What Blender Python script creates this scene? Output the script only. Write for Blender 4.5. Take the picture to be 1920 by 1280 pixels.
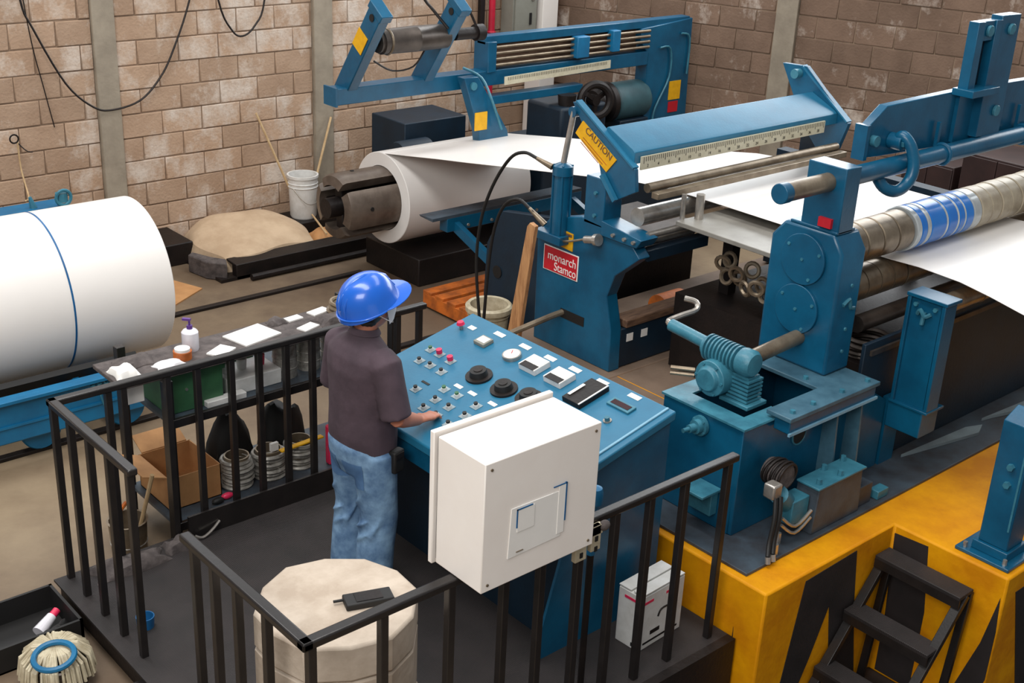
import bpy, bmesh, math, random
from mathutils import Vector, Matrix

for o in list(bpy.data.objects):
    bpy.data.objects.remove(o, do_unlink=True)
scene = bpy.context.scene
COL = scene.collection
random.seed(7)
PI = math.pi

# ---------------------------------------------------------------- camera
cam_data = bpy.data.cameras.new('camera')
cam_data.sensor_width = 36.0
cam_data.lens = 36.0 * 2370.0 / 1920.0
cam_data.clip_start = 0.05
cam_data.clip_end = 200
cam = bpy.data.objects.new('camera', cam_data)
COL.objects.link(cam)
_az, _pt, _rl = math.radians(48.0), math.radians(23.0), math.radians(2.7)
_fh = Vector((math.cos(_az), math.sin(_az), 0))
_rt = Vector((math.sin(_az), -math.cos(_az), 0))
_up = Vector((0, 0, 1))
_f = _fh * math.cos(_pt) - _up * math.sin(_pt)
_u = _up * math.cos(_pt) + _fh * math.sin(_pt)
_R = _rt * math.cos(_rl) + _u * math.sin(_rl)
_U = _u * math.cos(_rl) - _rt * math.sin(_rl)
_m = Matrix((_R, _U, -_f)).transposed().to_4x4()
_m.translation = Vector((0, 0, 3.77))
cam.matrix_world = _m
scene.camera = cam

# ---------------------------------------------------------------- world and light
world = bpy.data.worlds.new('hall_daylight')
scene.world = world
world.use_nodes = True
bg = world.node_tree.nodes['Background']
bg.inputs['Color'].default_value = (0.95, 0.97, 1.0, 1)
bg.inputs['Strength'].default_value = 0.26

def area(name, loc, target, size, size_y, energy, color):
    d = bpy.data.lights.new(name, 'AREA')
    d.shape = 'RECTANGLE'
    d.size, d.size_y, d.energy, d.color = size, size_y, energy, color
    o = bpy.data.objects.new(name, d)
    COL.objects.link(o)
    o.location = loc
    o.rotation_euler = (Vector(target) - Vector(loc)).to_track_quat('-Z', 'Y').to_euler()
    return o

# roof skylights and gable window of the hall, then two added lamps
area('roof_skylight', (1.5, 5.5, 8.5), (1.5, 5.6, 0), 2.0, 9.0, 620, (1.0, 0.98, 0.95))
area('roof_skylight', (7.0, 5.5, 8.5), (7.0, 5.6, 0), 2.0, 9.0, 280, (1.0, 0.98, 0.95))
area('gable_window', (-3.5, 0.0, 6.5), (4.2, 6.5, 0.5), 5.0, 3.0, 480, (1.0, 0.97, 0.93))
area('sheen_lamp', (5.0, 11.2, 5.0), (5.0, 5.0, 1.5), 11.0, 1.6, 150, (0.95, 0.98, 1.0))  # unseen lamp added above the left wall for sheen and backlight
area('sheen_lamp', (11.6, 6.9, 4.3), (5.0, 4.75, 1.0), 8.5, 2.4, 420, (0.95, 0.98, 1.0))  # second unseen lamp added over the right wall, puts sheen on top faces

scene.view_settings.view_transform = 'Standard'
scene.view_settings.look = 'None'
scene.view_settings.gamma = 1
scene.view_settings.use_curve_mapping = False
scene.view_settings.exposure = 0.0

# ---------------------------------------------------------------- materials
def s2l(c):
    out = []
    for v in c:
        v = v / 255.0
        out.append(v / 12.92 if v <= 0.04045 else ((v + 0.055) / 1.055) ** 2.4)
    return (*out, 1.0)

def mat(name, col, rough=0.5, metal=0.0, col2=None, scale=6.0, amount=0.5, bump=0.0, bscale=40.0,
        coat=0.0, stretch=None, lo=0.35, hi=0.65, spec=0.5):
    m = bpy.data.materials.new(name)
    m.use_nodes = True
    nt = m.node_tree
    b = nt.nodes['Principled BSDF']
    b.inputs['Roughness'].default_value = rough
    b.inputs['Metallic'].default_value = metal
    b.inputs['Coat Weight'].default_value = coat
    b.inputs['Specular IOR Level'].default_value = spec
    tc = nt.nodes.new('ShaderNodeNewGeometry')
    src = tc.outputs['Position']
    if stretch:
        mp = nt.nodes.new('ShaderNodeMapping')
        mp.inputs['Scale'].default_value = stretch
        nt.links.new(src, mp.inputs['Vector'])
        src = mp.outputs['Vector']
    n = nt.nodes.new('ShaderNodeTexNoise')
    n.inputs['Scale'].default_value = scale
    n.inputs['Detail'].default_value = 6
    n.inputs['Roughness'].default_value = 0.62
    nt.links.new(src, n.inputs['Vector'])
    r = nt.nodes.new('ShaderNodeMapRange')
    r.inputs['From Min'].default_value = lo
    r.inputs['From Max'].default_value = hi
    r.inputs['To Min'].default_value = 0
    r.inputs['To Max'].default_value = amount
    nt.links.new(n.outputs['Fac'], r.inputs['Value'])
    mx = nt.nodes.new('ShaderNodeMix')
    mx.data_type = 'RGBA'
    if col2 is None:
        col2 = tuple(max(0, v * 0.72) for v in col)
    mx.inputs['A'].default_value = s2l(col)
    mx.inputs['B'].default_value = s2l(col2)
    nt.links.new(r.outputs['Result'], mx.inputs['Factor'])
    nt.links.new(mx.outputs['Result'], b.inputs['Base Color'])
    if bump > 0:
        n2 = nt.nodes.new('ShaderNodeTexNoise')
        n2.inputs['Scale'].default_value = bscale
        n2.inputs['Detail'].default_value = 4
        nt.links.new(src, n2.inputs['Vector'])
        bp = nt.nodes.new('ShaderNodeBump')
        bp.inputs['Strength'].default_value = bump
        bp.inputs['Distance'].default_value = 0.01
        nt.links.new(n2.outputs['Fac'], bp.inputs['Height'])
        nt.links.new(bp.outputs['Normal'], b.inputs['Normal'])
    return m

M = {}
M['blue'] = mat('blue_machine_paint', (14, 90, 124), 0.30, 0, (10, 66, 96), 4, 0.7, 0.06, 60)
M['lit_blue'] = mat('lit_blue_paint', (36, 112, 146), 0.38, 0, (26, 94, 126), 5, 0.6, 0.05, 60)  # machine blue lightened: lit look of desk top and beams put into the colour
M['car_blue'] = mat('bright_blue_paint', (12, 110, 156), 0.45, 0, (18, 90, 130), 5, 0.7, 0.1, 40)
M['teal'] = mat('teal_gearbox_paint', (62, 128, 148), 0.4, 0, (40, 92, 112), 9, 0.7, 0.15, 70)
M['navy'] = mat('dark_navy_paint', (11, 38, 56), 0.55, 0, (10, 28, 42), 5, 0.8, 0.1, 50)
M['grease'] = mat('greasy_dark_steel', (36, 28, 26), 0.5, 0.3, (20, 18, 18), 7, 0.8, 0.2, 50)
M['black'] = mat('black_rail_paint', (34, 30, 29), 0.35, 0, (22, 20, 20), 12, 0.7, 0.05, 80)
M['rubber'] = mat('black_rubber', (22, 21, 21), 0.6, 0, None, 12, 0.4)
M['plate_black'] = mat('black_tread_plate', (44, 38, 38), 0.6, 0, (30, 27, 27), 5, 0.8, 0.0)
M['steel'] = mat('bright_steel', (196, 190, 182), 0.28, 0.7, (120, 112, 104), 9, 0.6, 0.04, 80)
M['dull_steel'] = mat('dull_brown_steel', (150, 136, 116), 0.36, 0.55, (98, 82, 66), 8, 0.7, 0.08, 60)
M['dark_steel'] = mat('dark_roller_steel', (88, 80, 74), 0.4, 0.5, (52, 44, 40), 6, 0.7, 0.08, 60)
M['plate_grey'] = mat('grey_blue_base_plate', (70, 84, 96), 0.5, 0.1, (48, 44, 46), 5, 0.8, 0.1, 50)
M['white'] = mat('white_coated_steel', (236, 232, 228), 0.3, 0, (228, 224, 220), 2, 0.5, spec=0.4)
M['cab_white'] = mat('white_enclosure_paint', (246, 240, 234), 0.5, 0, (236, 227, 219), 3, 0.5)
M['plastic_white'] = mat('white_plastic', (226, 226, 224), 0.45, 0, (190, 188, 182), 14, 0.5)
M['cream'] = mat('cream_plastic', (206, 196, 170), 0.5, 0, (160, 146, 118), 16, 0.7)
M['paper'] = mat('white_paper', (238, 236, 232), 0.7, 0, (226, 224, 220), 6, 0.4)
M['yellow'] = mat('yellow_floor_paint', (231, 159, 0), 0.6, 0, (198, 122, 0), 3.5, 0.85, 0.25, 22, spec=0.25)
M['sign_yellow'] = mat('sign_yellow', (236, 178, 20), 0.5, 0, (206, 146, 14), 20, 0.5)
M['orange'] = mat('orange_pallet_paint', (206, 108, 34), 0.6, 0, (120, 62, 26), 8, 0.8)
M['red'] = mat('red_paint', (196, 26, 42), 0.45, 0, (172, 20, 36), 20, 0.4)
M['pink'] = mat('red_pink_plastic', (226, 48, 92), 0.35, 0, (200, 34, 70), 20, 0.4)
M['green'] = mat('green_box_paint', (58, 108, 72), 0.5, 0, (42, 84, 58), 8, 0.7)
M['kraft'] = mat('brown_cardboard', (192, 142, 92), 0.75, 0, (160, 112, 68), 7, 0.6)
M['wood'] = mat('weathered_plank', (196, 146, 98), 0.7, 0, (140, 92, 56), 9, 0.8, 0.2, 30, stretch=(6, 6, 0.8))
M['old_wood'] = mat('old_brown_timber', (124, 94, 72), 0.75, 0, (72, 50, 38), 9, 0.9, 0.2, 30, stretch=(0.8, 6, 6))
M['stick'] = mat('pale_stick_wood', (202, 174, 132), 0.7, 0, (168, 134, 96), 14, 0.6)
M['canvas'] = mat('dusty_canvas', (196, 172, 144), 0.85, 0, (166, 140, 112), 4, 0.7, 0.4, 18)
M['rag'] = mat('grey_rag', (96, 88, 86), 0.9, 0, (54, 48, 48), 14, 0.8, 0.5, 40)
M['wire'] = mat('galvanised_wire', (184, 180, 172), 0.4, 0.3, (112, 106, 98), 26, 0.8)
M['concrete'] = mat('grey_column_concrete', (160, 149, 132), 0.8, 0, (130, 120, 106), 5, 0.7, 0.2, 40)
M['drum_grey'] = mat('dusty_concrete_drum', (196, 182, 166), 0.8, 0, (152, 134, 116), 6, 0.6, 0.3, 26)
M['glass_dark'] = mat('dark_display', (40, 22, 26), 0.2, 0, (60, 16, 26), 30, 0.7)
M['shirt'] = mat('dark_purple_grey_knit', (76, 61, 70), 0.85, 0, (58, 46, 54), 7, 0.8, 0.35, 16)
M['jeans'] = mat('blue_denim', (124, 158, 190), 0.8, 0, (66, 98, 136), 9, 0.95, 0.35, 20)
M['denim_dark'] = mat('dark_denim', (84, 122, 166), 0.8, 0, (60, 94, 136), 12, 0.7)
M['skin'] = mat('skin', (184, 118, 92), 0.5, 0, (166, 100, 76), 10, 0.5)
M['hair'] = mat('black_hair', (20, 16, 16), 0.5, 0, (32, 26, 24), 40, 0.6)
M['helmet'] = mat('blue_hard_hat_plastic', (22, 96, 200), 0.28, 0, (18, 84, 182), 4, 0.5, coat=0.4)
M['mask'] = mat('white_mask_cloth', (222, 220, 222), 0.8, 0, (200, 198, 204), 20, 0.4)
M['purple'] = mat('purple_plastic', (96, 56, 140), 0.4)
M['clear'] = mat('milky_clear_plastic', (222, 220, 226), 0.25, 0, (206, 202, 212), 20, 0.4)
M['cream_scale'] = mat('cream_scale_strip', (206, 200, 176), 0.5, 0, (180, 170, 140), 20, 0.5)
M['strap_blue'] = mat('blue_steel_strap', (24, 96, 150), 0.4)
M['poly_blue'] = mat('blue_roll_sleeve', (24, 108, 196), 0.25, 0, (40, 130, 210), 6, 0.5)
M['roll_cream'] = mat('cream_roll_sleeve', (176, 164, 142), 0.4, 0.1, (140, 126, 106), 10, 0.7)
M['ring_clear'] = mat('pale_roll_ring', (196, 202, 204), 0.25, 0.3)
M['brown_dark'] = mat('dark_brown_drum_paint', (58, 40, 38), 0.5, 0, (40, 28, 28), 5, 0.7)
M['pipe_red'] = mat('red_pipe_paint', (200, 34, 60), 0.4)
M['grey_box'] = mat('grey_panel_paint', (142, 142, 132), 0.5, 0, (124, 122, 112), 4, 0.6)
M['table_grey'] = mat('pale_sheen_table_steel', (146, 143, 136), 0.45, 0.1, (116, 112, 105), 5, 0.6)  # grey sheen of the table top put into a pale base colour
M['brown_concrete'] = mat('brown_dusty_concrete', (126, 106, 90), 0.75, 0, (100, 82, 68), 4, 0.7, 0.2, 30)
M['trim_light'] = mat('pale_blue_trim', (128, 178, 204), 0.4)
M['legend'] = mat('pale_legend_plate', (150, 168, 176), 0.35, 0.2)
M['mandrel'] = mat('mandrel_steel', (116, 104, 94), 0.4, 0.4, (78, 66, 58), 7, 0.7, 0.05, 60)
M['dark_teal'] = mat('dark_green_motor_paint', (56, 92, 100), 0.5, 0, (38, 66, 74), 6, 0.7)
M['sheen_blue'] = mat('sheen_grey_blue_plate', (74, 112, 130), 0.4, 0, (50, 84, 102), 8, 0.8, 0.08, 50)  # paler grey-blue: sheen on the tee plate's top put into the colour
M['pit'] = mat('dark_oily_concrete', (60, 50, 46), 0.7, 0, (36, 30, 28), 3, 0.8, 0.2, 30)

FZ0 = -0.15
def floor_material():
    m = mat('worn_tan_concrete', (146, 128, 103), 0.62, 0, (116, 97, 76), 1.3, 0.9, 0.15, 30)
    nt = m.node_tree
    b = nt.nodes['Principled BSDF']
    old = b.inputs['Base Color'].links[0].from_socket
    g = nt.nodes.new('ShaderNodeNewGeometry')
    n = nt.nodes.new('ShaderNodeTexNoise')
    n.inputs['Scale'].default_value = 0.75
    n.inputs['Detail'].default_value = 8
    n.inputs['Roughness'].default_value = 0.7
    nt.links.new(g.outputs['Position'], n.inputs['Vector'])
    r = nt.nodes.new('ShaderNodeMapRange')
    r.inputs['From Min'].default_value = 0.52
    r.inputs['From Max'].default_value = 0.72
    r.inputs['To Max'].default_value = 0.75
    nt.links.new(n.outputs['Fac'], r.inputs['Value'])
    mx = nt.nodes.new('ShaderNodeMix')
    mx.data_type = 'RGBA'
    nt.links.new(r.outputs['Result'], mx.inputs['Factor'])
    nt.links.new(old, mx.inputs['A'])
    mx.inputs['B'].default_value = s2l((84, 66, 53))
    # darker brown patches around the uncoiler and along the coil car track
    prev = mx.outputs['Result']
    for (c, rad, amt) in (((6.9, 8.0, 0), 2.3, 0.85), ((4.6, 7.6, 0), 1.5, 0.55), ((2.0, 5.2, 0), 1.1, 0.6), ((5.2, 9.7, 0), 1.0, 0.5)):
        vd = nt.nodes.new('ShaderNodeVectorMath')
        vd.operation = 'DISTANCE'
        vd.inputs[1].default_value = (c[0], c[1], FZ0)
        nt.links.new(g.outputs['Position'], vd.inputs[0])
        ad = nt.nodes.new('ShaderNodeMath')
        ad.operation = 'MULTIPLY_ADD'
        ad.inputs[1].default_value = rad * 1.6
        nt.links.new(n.outputs['Fac'], ad.inputs[0])
        nt.links.new(vd.outputs['Value'], ad.inputs[2])
        rm = nt.nodes.new('ShaderNodeMapRange')
        rm.inputs['From Min'].default_value = rad * 1.1
        rm.inputs['From Max'].default_value = rad * 1.9
        rm.inputs['To Min'].default_value = amt
        rm.inputs['To Max'].default_value = 0
        nt.links.new(ad.outputs[0], rm.inputs['Value'])
        m2 = nt.nodes.new('ShaderNodeMix')
        m2.data_type = 'RGBA'
        nt.links.new(rm.outputs['Result'], m2.inputs['Factor'])
        nt.links.new(prev, m2.inputs['A'])
        m2.inputs['B'].default_value = s2l((74, 57, 46))
        prev = m2.outputs['Result']
    nt.links.new(prev, b.inputs['Base Color'])
    return m
M['floor'] = floor_material()

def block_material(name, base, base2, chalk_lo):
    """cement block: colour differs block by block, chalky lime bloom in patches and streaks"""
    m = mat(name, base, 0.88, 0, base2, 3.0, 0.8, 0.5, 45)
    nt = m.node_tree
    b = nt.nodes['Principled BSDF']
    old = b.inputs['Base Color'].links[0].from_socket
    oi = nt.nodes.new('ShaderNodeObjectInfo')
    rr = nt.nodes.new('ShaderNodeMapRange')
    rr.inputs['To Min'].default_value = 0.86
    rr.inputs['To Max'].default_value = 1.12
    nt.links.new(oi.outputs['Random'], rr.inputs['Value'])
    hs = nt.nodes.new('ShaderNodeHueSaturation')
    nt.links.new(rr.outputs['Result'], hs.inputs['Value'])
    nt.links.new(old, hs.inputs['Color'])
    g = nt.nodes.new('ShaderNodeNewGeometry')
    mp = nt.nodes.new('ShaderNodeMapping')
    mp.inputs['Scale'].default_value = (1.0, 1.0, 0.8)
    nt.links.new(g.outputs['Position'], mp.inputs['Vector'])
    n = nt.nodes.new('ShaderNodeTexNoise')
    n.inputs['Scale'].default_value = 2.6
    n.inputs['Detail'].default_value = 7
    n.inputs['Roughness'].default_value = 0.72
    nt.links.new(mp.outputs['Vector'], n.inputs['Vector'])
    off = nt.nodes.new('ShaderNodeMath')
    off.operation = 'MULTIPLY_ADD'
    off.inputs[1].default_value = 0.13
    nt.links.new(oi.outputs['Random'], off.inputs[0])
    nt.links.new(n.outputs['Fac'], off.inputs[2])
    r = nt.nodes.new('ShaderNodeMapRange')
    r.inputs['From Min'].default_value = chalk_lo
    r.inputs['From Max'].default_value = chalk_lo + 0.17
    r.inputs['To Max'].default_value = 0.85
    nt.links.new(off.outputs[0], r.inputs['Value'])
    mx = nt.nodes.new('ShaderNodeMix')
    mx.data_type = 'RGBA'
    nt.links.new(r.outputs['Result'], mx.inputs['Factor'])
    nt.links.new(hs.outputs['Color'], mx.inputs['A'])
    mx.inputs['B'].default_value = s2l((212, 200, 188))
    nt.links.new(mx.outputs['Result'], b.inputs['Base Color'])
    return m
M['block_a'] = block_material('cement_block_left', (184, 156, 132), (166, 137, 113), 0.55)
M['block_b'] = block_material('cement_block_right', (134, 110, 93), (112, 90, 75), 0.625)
M['mortar'] = mat('mortar', (160, 138, 117), 0.9, 0, (128, 106, 88), 8, 0.7, 0.4, 40)

def tread_material():
    m = M['plate_black']
    nt = m.node_tree
    b = nt.nodes['Principled BSDF']
    g = nt.nodes.new('ShaderNodeNewGeometry')
    mp = nt.nodes.new('ShaderNodeMapping')
    mp.inputs['Rotation'].default_value = (0, 0, PI / 4)
    mp.inputs['Scale'].default_value = (36, 36, 36)
    nt.links.new(g.outputs['Position'], mp.inputs['Vector'])
    ch = nt.nodes.new('ShaderNodeTexBrick')
    ch.inputs['Scale'].default_value = 1.0
    ch.inputs['Mortar Size'].default_value = 0.16
    ch.inputs['Mortar Smooth'].default_value = 0.6
    nt.links.new(mp.outputs['Vector'], ch.inputs['Vector'])
    bp = nt.nodes.new('ShaderNodeBump')
    bp.inputs['Strength'].default_value = 0.7
    bp.inputs['Distance'].default_value = 0.004
    nt.links.new(ch.outputs['Fac'], bp.inputs['Height'])
    nt.links.new(bp.outputs['Normal'], b.inputs['Normal'])
tread_material()

# ---------------------------------------------------------------- mesh helpers
class MB:
    def __init__(self):
        self.v, self.f = [], []

    def add(self, vs, fs):
        k = len(self.v)
        self.v += [Vector(p) for p in vs]
        self.f += [tuple(i + k for i in f) for f in fs]
        return self

    def box(self, x0, x1, y0, y1, z0, z1):
        vs = [(x, y, z) for z in (z0, z1) for y in (y0, y1) for x in (x0, x1)]
        return self.add(vs, [(0, 2, 3, 1), (4, 5, 7, 6), (0, 1, 5, 4), (2, 6, 7, 3), (0, 4, 6, 2), (1, 3, 7, 5)])

    def obox(self, c, size, rot=None):
        """box of a size about a centre, turned by a 3x3 matrix"""
        c = Vector(c)
        h = [s / 2 for s in size]
        vs = []
        for z in (-1, 1):
            for y in (-1, 1):
                for x in (-1, 1):
                    p = Vector((x * h[0], y * h[1], z * h[2]))
                    vs.append(c + (rot @ p if rot else p))
        return self.add(vs, [(0, 2, 3, 1), (4, 5, 7, 6), (0, 1, 5, 4), (2, 6, 7, 3), (0, 4, 6, 2), (1, 3, 7, 5)])

    def bar(self, p0, p1, w, h, up=(0, 0, 1)):
        """rectangular bar between two points: w across, h along up"""
        p0, p1 = Vector(p0), Vector(p1)
        d = (p1 - p0)
        L = d.length
        d.normalize()
        s = d.cross(Vector(up))
        if s.length < 1e-4:
            s = d.cross(Vector((1, 0, 0)))
        s.normalize()
        u = s.cross(d).normalized()
        return self.obox((p0 + p1) / 2, (L, w, h), Matrix((d, s, u)).transposed())

    def cyl(self, p0, p1, r0, r1=None, n=20, cap=True):
        p0, p1 = Vector(p0), Vector(p1)
        r1 = r0 if r1 is None else r1
        d = (p1 - p0).normalized()
        a = d.orthogonal().normalized()
        b = d.cross(a)
        vs = []
        for p, r in ((p0, r0), (p1, r1)):
            for i in range(n):
                t = 2 * PI * i / n
                vs.append(p + (a * math.cos(t) + b * math.sin(t)) * r)
        fs = [(i, (i + 1) % n, n + (i + 1) % n, n + i) for i in range(n)]
        if cap:
            fs += [tuple(range(n))[::-1], tuple(range(n, 2 * n))]
        return self.add(vs, fs)

    def lathe(self, prof, origin, axis=(0, 0, 1), n=24, closed=False, start=None, a0=0.0, a1=2 * PI):
        """profile of (radius, height) turned about an axis"""
        o = Vector(origin)
        d = Vector(axis).normalized()
        a = Vector(start) if start else d.orthogonal()
        a.normalize()
        b = d.cross(a)
        full = abs(a1 - a0 - 2 * PI) < 1e-6
        m = n if full else n + 1
        vs = []
        for r, h in prof:
            for i in range(m):
                t = a0 + (a1 - a0) * i / n
                vs.append(o + d * h + (a * math.cos(t) + b * math.sin(t)) * r)
        fs = []
        K = len(prof)
        for k in range(K if closed else K - 1):
            k2 = (k + 1) % K
            for i in range(n):
                j = (i + 1) % m
                fs.append((k * m + i, k * m + j, k2 * m + j, k2 * m + i))
        if not closed and full:
            if prof[0][0] > 1e-5:
                fs.append(tuple(range(m))[::-1])
            if prof[-1][0] > 1e-5:
                fs.append(tuple(range((K - 1) * m, K * m)))
        if closed and not full:
            fs.append(tuple(k * m for k in range(K)))
            fs.append(tuple(k * m + n for k in range(K))[::-1])
        return self.add(vs, fs)

    def ring(self, p0, p1, ro, ri, n=32):
        d = Vector(p1) - Vector(p0)
        L = d.length
        return self.lathe([(ri, 0), (ro, 0), (ro, L), (ri, L)], p0, d, n, closed=True)

    def torus(self, c, axis, R, r, n=28, m=8):
        prof = [(R + r * math.cos(2 * PI * k / m), r * math.sin(2 * PI * k / m)) for k in range(m)]
        return self.lathe(prof, c, axis, n, closed=True)

    def limb(self, pts, radii, n=12, cap=True, flat=None, ref=None):
        """tapering tube through points; flat = (scale a, scale b) of the section"""
        pts = [Vector(p) for p in pts]
        K = len(pts)
        vs = []
        a = None
        for k in range(K):
            d = (pts[min(k + 1, K - 1)] - pts[max(k - 1, 0)]).normalized()
            if a is None:
                a = Vector(ref) if ref else d.orthogonal()
            a = (a - d * a.dot(d))
            if a.length < 1e-5:
                a = d.orthogonal()
            a.normalize()
            b = d.cross(a)
            fa, fb = flat if flat else (1, 1)
            r = radii[k] if isinstance(radii, (list, tuple)) else radii
            for i in range(n):
                t = 2 * PI * i / n
                vs.append(pts[k] + a * math.cos(t) * r * fa + b * math.sin(t) * r * fb)
        fs = []
        for k in range(K - 1):
            for i in range(n):
                j = (i + 1) % n
                fs.append((k * n + i, k * n + j, (k + 1) * n + j, (k + 1) * n + i))
        if cap:
            fs += [tuple(range(n))[::-1], tuple(range((K - 1) * n, K * n))]
        return self.add(vs, fs)

    def tube(self, pts, r, n=8, smooth=4, cap=True):
        """round tube through a Catmull-Rom curve"""
        P = [Vector(p) for p in pts]
        if smooth and len(P) > 2:
            Q = []
            for i in range(len(P) - 1):
                p0, p1, p2, p3 = P[max(i - 1, 0)], P[i], P[i + 1], P[min(i + 2, len(P) - 1)]
                for s in range(smooth):
                    t = s / smooth
                    Q.append(0.5 * ((2 * p1) + (p2 - p0) * t + (2 * p0 - 5 * p1 + 4 * p2 - p3) * t * t + (3 * p1 - p0 - 3 * p2 + p3) * t ** 3))
            Q.append(P[-1])
            P = Q
        return self.limb(P, r, n, cap)

    def prism(self, poly, axis, a, b):
        """flat outline pushed along an axis; outline is (y,z), (x,z) or (x,y)"""
        def P(q, h):
            return {'x': (h, q[0], q[1]), 'y': (q[0], h, q[1]), 'z': (q[0], q[1], h)}[axis]
        n = len(poly)
        vs = [P(q, a) for q in poly] + [P(q, b) for q in poly]
        fs = [tuple(range(n))[::-1], tuple(range(n, 2 * n))] + [(i, (i + 1) % n, n + (i + 1) % n, n + i) for i in range(n)]
        return self.add(vs, fs)

    def ball(self, c, r, sc=(1, 1, 1), n=16, m=10, rot=None):
        c = Vector(c)
        vs = []
        for k in range(m + 1):
            ph = -PI / 2 + PI * k / m
            for i in range(n):
                t = 2 * PI * i / n
                p = Vector((math.cos(ph) * math.cos(t) * sc[0], math.cos(ph) * math.sin(t) * sc[1], math.sin(ph) * sc[2])) * r
                vs.append(c + (rot @ p if rot else p))
        fs = [(k * n + i, k * n + (i + 1) % n, (k + 1) * n + (i + 1) % n, (k + 1) * n + i) for k in range(m) for i in range(n)]
        return self.add(vs, fs)

    def sheet(self, rows, thick=0.0):
        """grid surface from rows of points, with an optional downward thickness"""
        R, Cn = len(rows), len(rows[0])
        vs = [p for r in rows for p in r]
        fs = [(i * Cn + j, i * Cn + j + 1, (i + 1) * Cn + j + 1, (i + 1) * Cn + j) for i in range(R - 1) for j in range(Cn - 1)]
        if thick:
            k = len(vs)
            vs = vs + [(p[0], p[1], p[2] - thick) for p in vs]
            fs += [tuple(i + k for i in f)[::-1] for f in list(fs)]
            rim = [j for j in range(Cn)] + [i * Cn + Cn - 1 for i in range(1, R)] + [(R - 1) * Cn + j for j in range(Cn - 2, -1, -1)] + [i * Cn for i in range(R - 2, 0, -1)]
            for a, b in zip(rim, rim[1:] + rim[:1]):
                fs.append((a, a + k, b + k, b))
        return self.add(vs, fs)

    def build(self, name, material, parent=None, at=None, bevel=0.0, seg=2, angle=35, label=None, cat=None,
              group=None, kind=None, weld=False, remesh=0.0, smooth_it=0):
        me = bpy.data.meshes.new(name)
        off = Vector((0, 0, 0))
        if parent is not None:
            root = parent
            while root.parent:
                root = root.parent
            off = Vector(root.get('_o', root.location))
        elif at is not None:
            off = Vector(at)
        else:
            lo = [min(p[i] for p in self.v) for i in range(3)]
            hi = [max(p[i] for p in self.v) for i in range(3)]
            off = Vector(((lo[0] + hi[0]) / 2, (lo[1] + hi[1]) / 2, lo[2]))
        me.from_pydata([p - off for p in self.v], [], self.f)
        bm = bmesh.new()
        bm.from_mesh(me)
        bmesh.ops.remove_doubles(bm, verts=bm.verts, dist=1e-6)
        bmesh.ops.recalc_face_normals(bm, faces=bm.faces)
        for f in bm.faces:
            f.smooth = True
        ca = math.radians(angle)
        for e in bm.edges:
            if len(e.link_faces) == 2 and e.calc_face_angle(0) > ca:
                e.smooth = False
        bm.to_mesh(me)
        bm.free()
        me.materials.append(M[material] if isinstance(material, str) else material)
        o = bpy.data.objects.new(name, me)
        COL.objects.link(o)
        if parent is not None:
            o.parent = parent
        else:
            o.location = off
        if remesh:
            md = o.modifiers.new('remesh', 'REMESH')
            md.mode = 'VOXEL'
            md.voxel_size = remesh
            md.use_smooth_shade = True
            if smooth_it:
                ms = o.modifiers.new('smooth', 'SMOOTH')
                ms.iterations = smooth_it
                ms.factor = 0.5
        if bevel:
            md = o.modifiers.new('bevel', 'BEVEL')
            md.width = bevel
            md.segments = seg
            md.limit_method = 'ANGLE'
            md.angle_limit = math.radians(40)
            md.harden_normals = False
        tag(o, label, cat, group, kind)
        return o

def tag(o, label=None, cat=None, group=None, kind=None):
    if label:
        o['label'] = label
    if cat:
        o['category'] = cat
    if group:
        o['group'] = group
    if kind:
        o['kind'] = kind
    return o

def thing(name, label, cat, loc, group=None, kind=None):
    o = bpy.data.objects.new(name, None)
    o.empty_display_size = 0.1
    COL.objects.link(o)
    o.location = loc
    return tag(o, label, cat, group, kind)

def copy_tree(o, parent=None):
    c = o.copy()
    COL.objects.link(c)
    c.parent = parent
    for ch in o.children:
        copy_tree(ch, c)
    return c

def text(name, body, size, loc, right, up, material, parent, extrude=0.001, align='CENTER', sx=1.0):
    """raised or printed lettering as a mesh part of its thing"""
    cu = bpy.data.curves.new(name, 'FONT')
    cu.body = body
    cu.size = size
    cu.extrude = extrude
    cu.align_x = align
    cu.align_y = 'CENTER'
    t = bpy.data.objects.new(name, cu)
    COL.objects.link(t)
    dg = bpy.context.evaluated_depsgraph_get()
    me = bpy.data.meshes.new_from_object(t.evaluated_get(dg))
    bpy.data.objects.remove(t, do_unlink=True)
    r, u = Vector(right).normalized(), Vector(up).normalized()
    n = r.cross(u)
    root = parent
    while root.parent:
        root = root.parent
    off = Vector(root.location)
    mm = Matrix((r, u, n)).transposed()
    for v in me.vertices:
        v.co = mm @ Vector((v.co.x * sx, v.co.y, v.co.z)) + Vector(loc) - off
    me.materials.clear()
    me.materials.append(M[material])
    o = bpy.data.objects.new(name, me)
    COL.objects.link(o)
    o.parent = parent
    return o

def bolt(parent, p, axis, r=0.014, h=0.014, material='teal', name='bolt'):
    p, axis = Vector(p), Vector(axis).normalized()
    return MB().cyl(p, p + axis * h, r, r * 0.92, 6).build(name, material, parent)

# ================================================================ THE HALL
FZ = -0.15          # hall floor level; the operator platform is z = 0
PZ = -0.62          # sunken floor before the machine foundation

f = MB()
f.box(-4, 3.3, -3, 3.15, FZ - 0.2, FZ)
f.box(-4, 14, 3.15, 11, FZ - 0.2, FZ)
f.build('floor', 'floor', at=(0, 0, FZ), kind='structure', label='worn tan concrete floor of the hall')
MB().box(3.3, 14, -3, 3.15, PZ - 0.1, PZ).build('floor', 'pit', at=(4, 0, PZ), kind='structure', label='sunken dark floor below the yellow foundation')

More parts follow.
